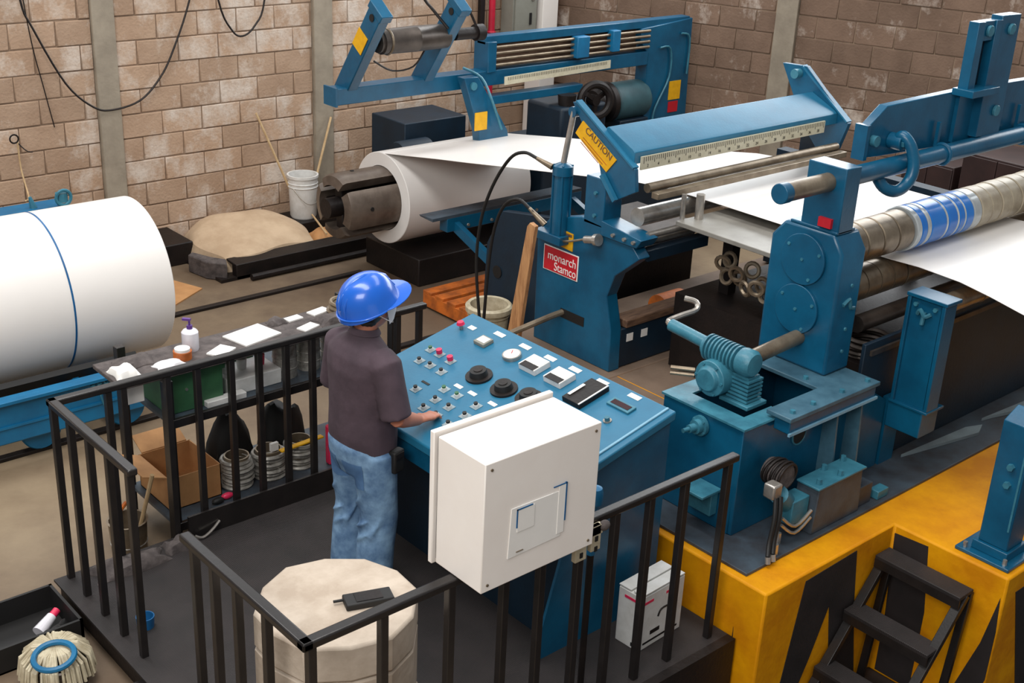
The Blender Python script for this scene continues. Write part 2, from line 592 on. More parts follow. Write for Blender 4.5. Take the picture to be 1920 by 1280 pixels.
# ---- left wall of cement blocks, with two concrete columns
WY = 10.45
BH, BL = 0.212, 0.392
wall = MB().box(-4, 9.95, WY, WY + 0.2, FZ, 3.3).build('wall_back', 'mortar', at=(3, WY, FZ), kind='structure', label='cement block wall with concrete columns')

def block_mesh(name, L, H, D, material):
    b = MB().box(-L / 2, L / 2, -D, 0.05, 0, H)
    o = b.build(name, material, at=(0, 0, 0), bevel=0.0)
    me = o.data
    bm = bmesh.new()
    bm.from_mesh(me)
    bmesh.ops.bevel(bm, geom=[e for e in bm.edges if all(v.co.y < 0 for v in e.verts)], offset=0.006, segments=1, affect='EDGES')
    bm.to_mesh(me)
    bm.free()
    bpy.data.objects.remove(o, do_unlink=True)
    return me

def fill_wall(parent, segs, rows, z0, to_world, rotz, material, rnd):
    cache = {}
    origin = Vector(parent.location)
    for r in range(rows):
        z = z0 + r * BH
        for (s0, s1, shift) in segs:
            x = s0 - (BL / 2 if (r + shift) % 2 else 0)
            while x < s1 - 0.03:
                a, b = max(x, s0), min(x + BL, s1)
                x += BL
                if b - a < 0.05:
                    continue
                L = round(b - a - 0.011, 3)
                key = (L, rnd.randrange(3))
                if key not in cache:
                    cache[key] = block_mesh('block', L, BH - 0.011, 0.012 + 0.004 * key[1], material)
                o = bpy.data.objects.new('block', cache[key])
                COL.objects.link(o)
                o.parent = parent
                p = to_world((a + b) / 2)
                o.location = Vector((p[0], p[1], z + rnd.uniform(-0.002, 0.002))) - origin
                o.rotation_euler = (0, 0, rotz)

rnd = random.Random(3)
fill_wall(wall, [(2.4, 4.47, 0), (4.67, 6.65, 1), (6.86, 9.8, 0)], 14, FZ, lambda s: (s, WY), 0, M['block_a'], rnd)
for (a, b) in ((4.47, 4.67), (6.65, 6.86)):
    MB().box(a, b, WY - 0.05, WY + 0.05, FZ, 3.3).build('column', 'concrete', wall, bevel=0.008)

# ---- right wall, turned a little, one column
CX, CY, WA = 9.8, 10.45, math.radians(-72)
wd = Vector((math.cos(WA), math.sin(WA), 0))
wn = Vector((wd.y, -wd.x, 0))            # towards the machines
if wn.dot(Vector((-1, -1, 0))) < 0:
    wn = -wn
wall_r = MB()
rotm = Matrix((wd, -wn, Vector((0, 0, 1)))).transposed()
wall_r.obox(Vector((CX, CY, 0)) + wd * 4.5 - wn * 0.1 + Vector((0, 0, 1.335)), (9.3, 0.2, 2.97), rotm)
wall_r = wall_r.build('wall_right', 'mortar', at=(CX, CY, FZ), kind='structure', label='darker cement block wall behind the rolling machine')
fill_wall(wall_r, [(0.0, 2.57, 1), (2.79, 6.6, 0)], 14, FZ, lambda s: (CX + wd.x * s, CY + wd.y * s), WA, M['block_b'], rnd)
c = Vector((CX, CY, 0)) + wd * 2.68 + wn * 0.0 + Vector((0, 0, 1.335))
MB().obox(c, (0.22, 0.12, 2.97), rotm).build('column', 'concrete', wall_r, bevel=0.008)

# ---- wall fittings in the corner
def prop(name, label, cat, loc, group=None):
    return thing(name, label, cat, loc, group)

t = prop('electrical_panel', 'grey electrical panel on the block wall beside the white duct', 'panel', (9.2, 10.4, 1.5))
MB().box(8.98, 9.32, 10.2, 10.396, 1.5, 2.6).build('body', 'grey_box', t, bevel=0.008)
MB().box(9.0, 9.3, 10.185, 10.2, 1.53, 2.57).build('door', 'grey_box', t, bevel=0.004)
MB().box(9.2, 9.225, 10.172, 10.185, 1.62, 1.74).build('latch', 'rubber', t)
MB().cyl((9.24, 10.185, 1.88), (9.24, 10.175, 1.88), 0.02, n=12).build('lock', 'steel', t)
MB().box(9.36, 9.58, 10.15, 10.396, -0.15, 2.9).build('cable_duct', 'cab_white', bevel=0.006, label='white vertical cable duct in the corner of the walls', cat='duct')
MB().cyl((8.8, 10.33, -0.15), (8.8, 10.33, 3.0), 0.035, n=14).torus((8.8, 10.33, 1.55), (0, 0, 1), 0.037, 0.012).torus((8.8, 10.33, 0.8), (0, 0, 1), 0.037, 0.012).build('fire_pipe', 'pipe_red', label='red vertical pipe running up the block wall', cat='pipe')
MB().box(8.66, 8.72, 10.35, 10.396, 0.9, 2.9).build('conduit', 'grease', label='thin dark conduit on the wall beside the red pipe', cat='conduit')

# ---- sagging cables on the left wall
def hang(name, pts, label, r=0.009, n=7):
    MB().tube(pts, r, n, 5).build(name, 'grease', label=label, cat='cable')
Y = 10.36
hang('hanging_cable', [(3.80, Y, 2.9), (3.87, Y, 2.17), (3.95, Y, 1.93), (4.18, Y, 1.46), (4.4, Y, 1.24), (4.57, Y, 1.195), (4.83, Y, 1.25), (5.03, Y, 1.43), (5.17, Y, 1.66), (5.36, Y, 2.1), (5.6, Y, 2.9)],
     'long dark cable sagging in a deep loop across the column')
hang('hanging_cable', [(5.50, Y, 2.9), (5.63, Y, 2.06), (5.75, Y, 1.79), (5.86, Y, 1.725), (5.99, Y, 1.81), (6.10, Y, 2.04), (6.2, Y, 2.9)], 'short dark cable hanging in a small narrow loop')
hang('hanging_cable', [(3.85, Y + 0.03, 2.9), (3.93, Y + 0.03, 1.9), (4.0, Y + 0.03, 1.45), (4.06, Y + 0.03, 1.1)], 'thin dark cable hanging straight down the wall beside the cable loop', 0.005, 5)
t = prop('wall_rope', 'thin pale rope with a ring hanging from a wall hook', 'rope', (3.72, 10.33, 0.5))
MB().torus((3.69, 10.33, 1.06), (0, 1, 0), 0.035, 0.007, 18, 6).build('ring', 'grease', t)
MB().tube([(3.71, 10.33, 1.03), (3.78, 10.33, 0.95), (3.83, 10.33, 0.93)], 0.005, 6).build('hook', 'grease', t)
MB().tube([(3.715, 10.33, 1.03), (3.72, 10.33, 0.8), (3.71, 10.2, 0.6), (3.52, 9.75, 0.71)], 0.007, 6).build('rope_strand', 'stick', t)

# blue frame standing against the wall behind the coil
t = thing('steel_trestle', 'blue steel cross trestle behind the big white coil', 'trestle', (3.0, 9.6, FZ))
MB().box(1.0, 3.75, 9.45, 9.75, 0.6, 0.69).build('top_beam', 'car_blue', t, bevel=0.008)
for x in (1.3, 3.4):
    MB().box(x - 0.06, x + 0.06, 9.5, 9.7, FZ, 0.6).build('leg', 'car_blue', t, bevel=0.006)
MB().cyl((3.52, 9.6, 0.69), (3.5, 9.6, 0.78), 0.03, 0.012, 10).build('hook_stub', 'teal', t)
k = MB().cyl((3.72, 9.52, 0.73), (3.72, 9.52, 0.80), 0.05, 0.05, 8).build('valve_body', 'teal', t)
MB().torus((3.72, 9.48, 0.77), (0, 1, 0), 0.06, 0.014, 16, 6).build('handwheel', 'teal', k)

# bucket with two sticks against the wall
t = thing('plastic_bucket', 'tall white plastic bucket by the wall with sticks in it', 'bucket', (6.35, 10.18, -0.02))
MB().lathe([(0.0, 0.0), (0.118, 0.0), (0.128, 0.02), (0.142, 0.40), (0.152, 0.40), (0.152, 0.425), (0.136, 0.425), (0.124, 0.03), (0.0, 0.03)], (6.35, 10.18, -0.02), n=28).build('pail', 'plastic_white', t)
for h in (0.31, 0.345):
    MB().torus((6.35, 10.18, -0.02 + h), (0, 0, 1), 0.141, 0.006, 28, 6).build('rib', 'plastic_white', t)
MB().tube([(6.21, 10.13, 0.29), (6.27, 10.03, 0.17), (6.37, 10.02, 0.14), (6.46, 10.06, 0.2), (6.49, 10.13, 0.29)], 0.004, 6).build('wire_handle', 'steel', t)
MB().cyl((5.98, 10.38, 1.0), (6.32, 10.2, 0.03), 0.011, 0.013, 8).build('wooden_stick', 'stick', label='pale stick leaning left out of the white bucket', cat='stick')
MB().cyl((6.8, 10.36, 0.87), (6.42, 10.2, 0.03), 0.012, 0.013, 8).build('wooden_stick', 'stick', label='pale stick leaning right out of the white bucket', cat='stick')
MB().cyl((6.36, 10.04, 0.03), (6.12, 9.42, 0.05), 0.009, 0.01, 8).build('wooden_stick', 'stick', label='short stick lying below the white bucket across the tray', cat='stick')
MB().box(6.16, 6.75, 10.0, 10.4, FZ, -0.02).build('timber_block', 'grease', bevel=0.01, label='dark timber block under the white bucket', cat='block')

# drip tray with canvas sack by the wall
t = thing('steel_tray', 'long black steel tray along the wall under the canvas', 'tray', (5.8, 9.6, FZ))
MB().box(4.95, 6.15, 9.28, 10.35, FZ, FZ + 0.03).build('tray_bottom', 'grease', t)
MB().prism([(9.28, FZ), (9.36, FZ), (9.36, FZ + 0.12), (9.46, FZ + 0.13), (9.46, FZ + 0.15), (9.28, FZ + 0.14)], 'x', 5.1, 6.6).build('front_channel', 'grease', t, bevel=0.006)
MB().box(4.7, 5.02, 9.9, 10.4, FZ, FZ + 0.2).build('side_channel', 'grease', t, bevel=0.01)
MB().cyl((5.2, 9.2, FZ + 0.03), (6.5, 9.2, FZ + 0.03), 0.03, n=10).build('front_pipe', 'grease', t)

def heap(x0, x1, y0, y1, z0, h, seed, nx=20, ny=16, lump=0.25, slant=0.0, ex_=0.6):
    r = random.Random(seed)
    ph = [r.uniform(0, 6) for _ in range(8)]
    rows = []
    for j in range(ny + 1):
        row = []
        for i in range(nx + 1):
            u, v = i / nx, j / ny
            e = (1 - abs(2 * u - 1) ** 3.2) * (1 - abs(2 * v - 1) ** 3.2)
            w = 1 + lump * (math.sin(5 * u + ph[0]) * math.cos(4 * v + ph[1]) + 0.5 * math.sin(11 * u + ph[2]) * math.sin(9 * v + ph[3]))
            ex = 0.05 * math.sin(7 * v + ph[4]) * (1 if u > 0.5 else -1) * abs(2 * u - 1)
            ey = 0.05 * math.sin(8 * u + ph[5]) * (1 if v > 0.5 else -1) * abs(2 * v - 1)
            row.append((x0 + (x1 - x0) * (u + ex), y0 + (y1 - y0) * (v + ey), z0 + max(0.004, h * e ** ex_ * w + slant * v * e)))
        rows.append(row)
    return MB().sheet(rows, 0.004)
heap(5.02, 6.1, 9.4, 10.32, FZ + 0.03, 0.17, 5, 24, 20, lump=0.1, slant=0.2, ex_=0.22).build('canvas_sack', 'canvas', label='pale dusty canvas sack lying in the tray by the wall', cat='sack')
MB().prism([(4.93, 9.75), (5.0, 9.55), (5.08, 9.42), (5.02, 9.3), (4.9, 9.45), (4.86, 9.7)], 'z', FZ, FZ + 0.16).build('sheet_scrap', 'rag', bevel=0.01, label='crumpled grey sheet scrap at the end of the tray', cat='scrap')
heap(6.1, 6.5, 9.5, 9.9, FZ, 0.14, 9, 12, 10, 0.3).build('straw_bundle', 'kraft', label='small yellowish bundle in the tray below the mandrel', cat='bundle')
# pieces of cardboard on the floor
for (pts, lab) in (([(4.05, 9.3), (4.62, 9.62), (4.75, 9.25), (4.3, 8.98)], 'flat tan cardboard sheet on the floor behind the wrapped coil'),
                   ([(4.1, 9.75), (4.45, 10.0), (4.7, 9.75), (4.3, 9.55)], 'flat pinkish cardboard scrap on the floor close to the wall')):
    MB().prism(pts, 'z', FZ, FZ + 0.012).build('cardboard_sheet', 'kraft', label=lab, cat='cardboard')

# ================================================================ COIL CAR, LEFT
for (y, lab) in ((7.27, 'steel floor rail under the near wheels of the coil car'), (8.83, 'steel floor rail under the far wheels of the coil car')):
    MB().box(-1.0, 6.1, y - 0.03, y + 0.03, FZ, FZ + 0.025).build('floor_rail', 'grease', label=lab, cat='rail', bevel=0.004)
RZ = FZ + 0.025
t = thing('coil_car', 'bright blue wheeled coil car under the big white coil', 'coil car', (2.4, 7.95, RZ))
for y0, y1 in ((7.13, 7.19), (8.62, 8.72)):
    MB().prism([(0.2, 0.02), (0.2, 0.32), (3.42, 0.32), (3.46, 0.25), (3.36, 0.12), (3.2, 0.02)], 'y', y0, y1).build('side_beam', 'car_blue', t, bevel=0.01)
MB().box(0.2, 3.44, 7.08, 7.13, 0.3, 0.325).build('beam_flange', 'car_blue', t, bevel=0.004)
MB().box(0.2, 3.3, 7.117, 7.131, 0.13, 0.145).build('weld_rib', 'car_blue', t)
for x in (0.5, 1.9, 3.0):
    MB().box(x, x + 0.16, 7.19, 8.64, 0.02, 0.08).build('cross_member', 'car_blue', t, bevel=0.008)
for sy in (-1, 1):
    MB().bar((0.3, 7.94 + sy * 0.46, 0.20), (3.3, 7.94 + sy * 0.46, 0.20), 0.2, 0.04, (0, -sy * 0.75, 0.6)).build('cradle_plate', 'rubber', t)
    for x in (0.8, 1.8, 2.8):
        MB().prism([(7.94 + sy * 0.3, 0.03), (7.94 + sy * 0.66, 0.03), (7.94 + sy * 0.66, 0.28), (7.94 + sy * 0.5, 0.16)], 'x', x, x + 0.04).build('gusset', 'car_blue', t)
for x in (1.0, 2.55, 3.12):
    for y in (7.26, 8.82):
        w = MB().lathe([(0.03, -0.04), (0.12, -0.04), (0.13, -0.025), (0.13, 0.02), (0.10, 0.03), (0.03, 0.04)], (x, y, RZ + 0.13), (0, 1, 0), 28, closed=False).build('wheel', 'car_blue', t)
        MB().cyl((x, y - 0.05, RZ + 0.13), (x, y + 0.05, RZ + 0.13), 0.035, n=12).build('axle', 'car_blue', w)
ch = MB()
for i in range(9):
    ch.torus((2.86 + 0.022 * i, 7.112, 0.275 + 0.004 * math.sin(i)), (0.3 * (i % 2), 0.2 + 0.8 * (i % 2), 1 - (i % 2)), 0.014, 0.004, 10, 5)
ch.build('chain', 'teal', t)
MB().tube([(2.9, 7.11, 0.28), (2.9, 7.1, 0.2), (2.92, 7.1, 0.12)], 0.006, 6).build('hook_rod', 'teal', t)

t = thing('steel_coil', 'large white steel coil banded with a thin blue strap on the coil car', 'coil', (2.2, 7.94, 0.096))
cc = (0.9, 7.94, 0.636)
MB().lathe([(0.25, 0), (0.535, 0), (0.54, 0.006), (0.54, 2.694), (0.535, 2.70), (0.25, 2.70)], cc, (1, 0, 0), 96, closed=True).build('coil_body', 'white', t)
MB().ring((2.9, 7.94, 0.636), (2.912, 7.94, 0.636), 0.5425, 0.539, 96).build('strap', 'strap_blue', t)['label'] = 'thin blue banding strap'

# ================================================================ OPERATOR PLATFORM
t = thing('operator_platform', 'low black tread plate platform the operator stands on', 'platform', (3.2, 4.4, FZ))
MB().box(1.95, 4.38, 3.15, 5.6, -0.012, 0.0).build('tread_plate', 'plate_black', t)
MB().box(1.98, 2.03, 3.17, 5.6, FZ, -0.012).build('side_beam', 'grease', t)
MB().box(2.03, 4.38, 5.52, 5.6, FZ, -0.012).build('side_beam', 'grease', t)
MB().box(1.98, 4.38, 3.10, 3.15, PZ, 0.0).build('front_skirt', 'grease', t)
MB().box(1.62, 1.98, 4.12, 4.68, -0.09, -0.075).box(1.64, 1.66, 4.14, 4.66, FZ, -0.09).box(1.94, 1.96, 4.14, 4.66, FZ, -0.09).build('step', 'plate_black', t)

RH = 1.0
def rail(name, label, tops, posts, base=0.0, rad=0.017):
    """guard rail: rectangular hand bars through corner points, each upright its own part"""
    p0 = tops[0]
    t = thing(name, label, 'railing', (p0[0], p0[1], base))
    for a, b in zip(tops, tops[1:]):
        d = (Vector(b) - Vector(a)).normalized() * 0.024
        MB().bar(Vector(a) - d, Vector(b) + d, 0.048, 0.036).build('hand_bar', 'black', t, bevel=0.008)
    for (x, y, zb) in posts:
        MB().box(x - rad, x + rad, y - rad, y + rad, zb, RH - 0.018).build('upright', 'black', t, bevel=0.003)
    return t

gr_ = rail('guard_rail', 'long black guard rail between the platform and the tool rack, returning at the stair end', [(2.03, 4.72, RH), (2.03, 5.57, RH), (4.28, 5.57, RH)],
     [(2.03, y, 0.0) for y in (4.74, 4.95, 5.16, 5.37, 5.57)] +
     [(x, 5.57, 0.0) for x in (2.31, 2.39, 2.63, 2.80, 3.0, 3.17, 3.34, 3.51, 3.68, 3.9, 4.1, 4.26)])
MB().box(2.68, 4.3, 5.525, 5.54, 0.0, 0.14).build('toe_board', 'black', gr_)
rail('guard_rail', 'black guard rail turning the corner around the dusty concrete drum', [(1.965, 4.08, RH), (1.965, 3.2, RH), (4.31, 3.2, RH)],
     [(1.985, y, 0.0) for y in (4.06, 3.9, 3.72, 3.5)] + [(1.985, 3.2, 0.0)] +
     [(x, 3.2, 0.0) for x in (2.3, 2.62, 2.9, 3.1, 3.32, 3.53, 3.75, 3.98, 4.28)])

# ---------------------------------------------------------------- control console
XF, XB, ZF, ZB = 3.35, 4.30, 0.887, 1.10
Y0, Y1 = 3.56, 5.12
sl = (ZB - ZF) / (XB - XF)
pn = Vector((-sl, 0, 1)).normalized()           # panel normal
px_ = Vector((1, 0, sl)).normalized()           # up the panel
def pp(x, y, h=0.0):
    return Vector((x, y, ZF + sl * (x - XF))) + pn * h
t = thing('control_console', 'blue sloping control desk crowded with dials, meters and buttons', 'console', (3.85, 4.35, 0))
MB().prism([(3.45, 0), (4.28, 0), (4.28, ZB - 0.05), (3.38, ZF - 0.055), (3.38, 0.72), (3.62, 0.62)], 'y', Y0 + 0.015, Y0 + 0.03).build('side_panel', 'blue', t)
MB().prism([(3.62, 0), (4.28, 0), (4.28, ZB - 0.05), (3.38, ZF - 0.055), (3.38, 0.72), (3.62, 0.62)], 'y', Y0 + 0.03, Y1 - 0.02).build('cabinet_body', 'navy', t)
MB().box(3.37, 3.385, Y0 + 0.02, Y1 - 0.02, 0.73, ZF - 0.05).build('front_lip', 'blue', t, bevel=0.003)
MB().prism([(XF, ZF - 0.05), (XF, ZF), (XB, ZB), (XB, ZB - 0.05)], 'y', Y0, Y1).build('top_panel', 'lit_blue', t, bevel=0.008)
MB().bar(pp(XF + 0.02, Y0 + 0.045, 0.004), pp(XB - 0.01, Y0 + 0.045, 0.004), 0.014, 0.01, pn).build('edge_trim', 'trim_light', t, bevel=0.003)

def pbox(x, y, w, d, h, name, material, parent=None, h0=0.0, bev=0.003, rot=0.0):
    """box on the sloping panel: w along Y, d up the slope, h tall"""
    m = Matrix((px_, Vector((0, 1, 0)), pn)).transposed() @ Matrix.Rotation(rot, 3, 'Z')
    return MB().obox(pp(x, y, h0 + h / 2), (d, w, h), m).build(name, material, parent or t, bevel=bev)
def pcyl(x, y, r, h, name, material, parent=None, h0=0.0, r1=None, n=20):
    return MB().cyl(pp(x, y, h0), pp(x, y, h0 + h), r, r1, n).build(name, material, parent or t)

for (x, y) in ((4.19, 4.99), (4.238, 4.81), (4.24, 4.60), (4.245, 4.405), (4.25, 4.22), (4.255, 4.025), (4.262, 3.805)):
    pbox(x, y, 0.075 if y < 4.9 else 0.05, 0.032, 0.003, 'label_plate', 'paper', bev=0)
for (x, y) in ((3.775, 4.59), (3.778, 4.48), (3.782, 4.325)):
    pbox(x, y, 0.055, 0.024, 0.003, 'label_plate', 'paper', bev=0)
pcyl(4.15, 5.035, 0.011, 0.03, 'button_stem', 'steel')
pcyl(4.15, 5.035, 0.024, 0.016, 'emergency_button', 'pink', None, 0.03, 0.018)
m_ = pbox(4.128, 4.814, 0.085, 0.075, 0.022, 'square_meter', 'grey_box')
pbox(4.13, 4.814, 0.065, 0.05, 0.002, 'meter_face', 'paper', m_, 0.022, 0)
g = pcyl(4.131, 4.582, 0.052, 0.02, 'pressure_gauge', 'steel', n=28)
pcyl(4.131, 4.582, 0.045, 0.002, 'gauge_face', 'paper', g, 0.02, n=28)
MB().bar(pp(4.131, 4.582, 0.0235), pp(4.155, 4.6, 0.0235), 0.004, 0.001, pn).build('needle', 'red', g)
for y in (4.405, 4.212):
    m_ = pbox(4.135, y, 0.125, 0.115, 0.035, 'panel_meter', 'plastic_white')
    pbox(4.098, y - 0.003, 0.105, 0.042, 0.003, 'meter_window', 'grease', m_, 0.034, 0)
    pbox(4.15, y, 0.11, 0.06, 0.002, 'meter_face', 'paper', m_, 0.035, 0)
m_ = pbox(4.12, 4.003, 0.125, 0.21, 0.03, 'chart_recorder', 'grease')
pbox(4.12, 3.945, 0.008, 0.21, 0.004, 'recorder_edge', 'paper', m_, 0.029, 0)
pbox(4.1, 4.045, 0.018, 0.11, 0.003, 'chart_strip', 'paper', m_, 0.034, 0)
m_ = pbox(4.163, 3.798, 0.15, 0.062, 0.012, 'display_frame', 'teal')
pbox(4.163, 3.798, 0.118, 0.034, 0.003, 'digital_display', 'glass_dark', m_, 0.011, 0)
pcyl(4.036, 3.765, 0.022, 0.006, 'lamp_bezel', 'steel')
pcyl(4.036, 3.765, 0.013, 0.018, 'indicator_lamp', 'teal', None, 0.006)
def knob(x, y, cap):
    pbox(x, y, 0.05, 0.05, 0.003, 'legend_plate', 'legend', None, 0, 0)
    pcyl(x, y, 0.014, 0.012, 'button_collar', 'plastic_white', None, 0.003, n=14)
    pcyl(x, y, 0.017 if cap == 'pink' else 0.011, 0.024 if cap == 'pink' else 0.012, 'push_button', cap, None, 0.013, n=14)
for (x, y, c_) in ((3.905, 4.915, 'pink'), (3.898, 4.812, 'pink'), (3.905, 4.995, 'green'), (3.798, 4.954, 'rubber'), (3.805, 4.868, 'rubber'), (3.803, 4.769, 'rubber'),
                   (3.619, 4.748, 'rubber'), (3.623, 4.586, 'rubber'), (3.624, 4.477, 'rubber'), (3.71, 4.625, 'green'), (3.715, 4.525, 'green'), (3.717, 4.374, 'rubber'),
                   (3.628, 4.353, 'rubber'), (3.541, 4.577, 'rubber'), (3.54, 4.473, 'rubber'), (3.53, 4.361, 'rubber'), (3.62, 4.25, 'rubber'), (3.53, 4.24, 'rubber'), (3.72, 4.26, 'green')):
    knob(x, y, c_)
pbox(3.688, 4.756, 0.06, 0.014, 0.003, 'nameplate', 'rubber', bev=0)
for (x, y) in ((3.9, 4.575), (3.9, 4.375), (3.925, 4.21)):
    d = pcyl(x, y, 0.073, 0.012, 'dial_plate', 'grease', n=32)
    pcyl(x, y, 0.05, 0.032, 'dial_knob', 'rubber', d, 0.012, 0.044, n=24)
    pcyl(x, y, 0.024, 0.004, 'dial_cap', 'grease', d, 0.044, n=16)

# ---------------------------------------------------------------- white cabinet on the rail
t = thing('junction_cabinet', 'big white steel junction cabinet mounted on the front guard rail', 'cabinet', (2.92, 3.2, 1.02))
MB().box(2.635, 3.225, 3.036, 3.315, 1.02, 1.575).build('enclosure', 'cab_white', t, bevel=0.004)
MB().box(2.625, 3.235, 3.327, 3.352, 1.01, 1.59).build('door', 'cab_white', t, bevel=0.004)
MB().box(2.645, 3.215, 3.313, 3.329, 1.03, 1.565).build('door_gasket', 'rubber', t)
for x in (2.665, 3.195):
    for z in (1.05, 1.545):
        MB().cyl((x, 3.037, z), (x, 3.032, z), 0.006, n=10).build('rivet', 'dull_steel', t)
pk = MB().prism([(2.76, 1.13), (3.03, 1.135), (3.03, 1.34), (2.77, 1.345)], 'y', 3.032, 3.0355).build('document_sheet', 'paper', t)
MB().box(2.80, 2.885, 3.0295, 3.0318, 1.235, 1.33).build('paper_slip', 'paper', pk)
MB().box(2.795, 2.80, 3.0285, 3.0316, 1.255, 1.335).box(2.795, 2.875, 3.0285, 3.0316, 1.331, 1.335).build('blue_tape', 'strap_blue', pk)
MB().box(3.01, 3.045, 3.0295, 3.0318, 1.15, 1.365).build('paper_slip', 'paper', pk)
MB().box(3.045, 3.052, 3.0285, 3.0355, 1.20, 1.37).box(2.98, 3.05, 3.0285, 3.0316, 1.366, 1.37).build('blue_tape', 'strap_blue', pk)
MB().box(2.80, 2.835, 3.0285, 3.0318, 1.146, 1.149).build('printed_line', 'dull_steel', pk)
t = thing('mounting_bracket', 'pale slotted bracket clamping the rail beside the white cabinet', 'bracket', (3.33, 3.17, 0.88))
MB().box(3.245, 3.31, 3.145, 3.17, 0.86, 1.0).build('slotted_plate', 'cream', t, bevel=0.003)
MB().box(3.335, 3.39, 3.145, 3.17, 0.88, 1.0).build('slotted_plate', 'cream', t, bevel=0.003)
MB().box(3.245, 3.4, 3.145, 3.172, 0.955, 1.0).build('clamp_strap', 'cream', t, bevel=0.003)
for x in (3.277, 3.362):
    for z in (0.89, 0.94):
        MB().box(x - 0.008, x + 0.008, 3.141, 3.146, z - 0.012, z + 0.012).build('slot', 'rubber', t)
MB().ball((3.41, 3.15, 0.985), 0.03, (1, .7, .8), 10, 6).build('cable_knot', 'rag', t)
MB().lathe([(0, 0), (0.034, 0), (0.036, 0.05), (0.03, 0.075), (0.012, 0.085), (0, 0.085)], (3.52, 3.32, 0.975), n=18).lathe([(0, 0), (0.02, 0), (0.02, -0.26), (0, -0.26)], (3.52, 3.32, 0.975), n=10).build('plug_cap', 'car_blue', label='small bright blue plug cap standing behind the rail by the cabinet', cat='cap')
MB().cyl((3.52, 3.32, 0.0), (3.52, 3.32, 0.714), 0.016, n=10).build('conduit_post', 'grease', label='thin dark conduit under the blue plug cap', cat='conduit')

# ---------------------------------------------------------------- concrete drum in the rail corner
def drum_outline(r, k=12, a0=0.1):
    return [(2.385 + r * math.cos(a0 + 2 * PI * i / k) * (1.0 + 0.04 * math.sin(3 * i)), 3.635 + r * math.sin(a0 + 2 * PI * i / k) * (1.0 + 0.03 * math.cos(2 * i))) for i in range(k)]
t = thing('concrete_drum', 'dusty pale concrete drum with a flat top inside the rail corner', 'drum', (2.40, 3.64, 0))
MB().prism(drum_outline(0.335), 'z', 0.0, 0.30).build('lower_course', 'drum_grey', t, bevel=0.01)
MB().prism(drum_outline(0.33), 'z', 0.304, 0.60).build('middle_course', 'drum_grey', t, bevel=0.01)
MB().prism(drum_outline(0.33), 'z', 0.604, 0.77).build('top_course', 'drum_grey', t, bevel=0.012)
t = thing('hand_radio', 'small black handheld device lying on the concrete drum', 'device', (2.46, 3.52, 0.77))
mr = Matrix.Rotation(math.radians(-20), 3, 'Z')
MB().obox((2.48, 3.55, 0.785), (0.2, 0.085, 0.03), mr).build('case', 'rubber', t, bevel=0.006)
MB().obox((2.48, 3.55, 0.801), (0.11, 0.06, 0.003), mr).build('face_plate', 'grease', t)
MB().cyl(Vector((2.47, 3.55, 0.785)) + mr @ Vector((-0.085, 0.025, 0)), Vector((2.47, 3.55, 0.785)) + mr @ Vector((-0.13, 0.025, 0)), 0.006, n=8).build('antenna', 'rubber', t)

# ---------------------------------------------------------------- white carton behind the console
t = thing('carton_box', 'worn white carton with red dashes standing by the console', 'carton', (4.06, 3.38, 0))
rc = Matrix.Rotation(math.radians(3), 3, 'Z')
bc = Vector((4.065, 3.405, 0.155))
MB().obox(bc, (0.32, 0.15, 0.31), rc).build('carton_body', 'plastic_white', t, bevel=0.004)
MB().obox(bc + rc @ Vector((0, 0.04, 0.163)), (0.315, 0.075, 0.006), rc).build('flap', 'plastic_white', t)
MB().obox(bc + rc @ Vector((0, -0.045, 0.166)), (0.315, 0.06, 0.006), rc).build('flap', 'plastic_white', t)
for (x, w) in ((-0.11, 0.07), (0.06, 0.08)):
    MB().obox(bc + rc @ Vector((x, -0.0755, 0.115)), (w, 0.002, 0.014), rc).build('red_dash', 'pink', t)
MB().obox(bc + rc @ Vector((-0.161, 0.0, 0.12)), (0.002, 0.07, 0.014), rc).build('red_dash', 'pink', t)
MB().tube([bc + rc @ Vector(p) for p in ((-0.03, -0.0765, 0.0), (-0.015, -0.0765, 0.03), (0.02, -0.0765, 0.035), (0.05, -0.0765, 0.03))], 0.005, 6).build('printed_arrow', 'grease', t)
MB().obox(bc + rc @ Vector((-0.045, -0.076, -0.075)), (0.07, 0.002, 0.022), rc).build('printed_bar', 'grease', t)
MB().obox(bc + rc @ Vector((0.0, -0.076, -0.122)), (0.26, 0.002, 0.01), rc).build('printed_bar', 'grease', t)
MB().obox(bc + rc @ Vector((-0.161, -0.04, -0.13)), (0.002, 0.03, 0.02), rc).build('hand_hole', 'rubber', t)

# ================================================================ TOOL RACK BEHIND THE RAIL
t = thing('tool_rack', 'cluttered black steel rack with three shelves behind the guard rail', 'rack', (3.4, 5.95, FZ))
RX0, RX1, RY0, RY1 = 2.66, 4.12, 5.64, 6.2
for (x, y) in ((RX0, RY0), (RX1, RY0), (RX0, RY1), (RX1, RY1)):
    MB().box(x - 0.025, x + 0.025, y - 0.025, y + 0.025, FZ, 0.92).build('leg', 'black', t, bevel=0.003)
for (z, nm) in ((0.66, 'middle_shelf'), (0.03, 'bottom_shelf')):
    MB().box(RX0, RX1, RY0, RY1, z, z + 0.02).build(nm, 'plate_grey', t)
    MB().box(RX0 - 0.02, RX1 + 0.02, RY0 - 0.03, RY0 - 0.005, z - 0.015, z + 0.035).build('shelf_edge', 'black', t, bevel=0.003)
MB().box(2.42, 4.14, 5.66, 6.0, 0.92, 0.945).build('top_shelf', 'rag', t, bevel=0.004)
TZ = 0.945
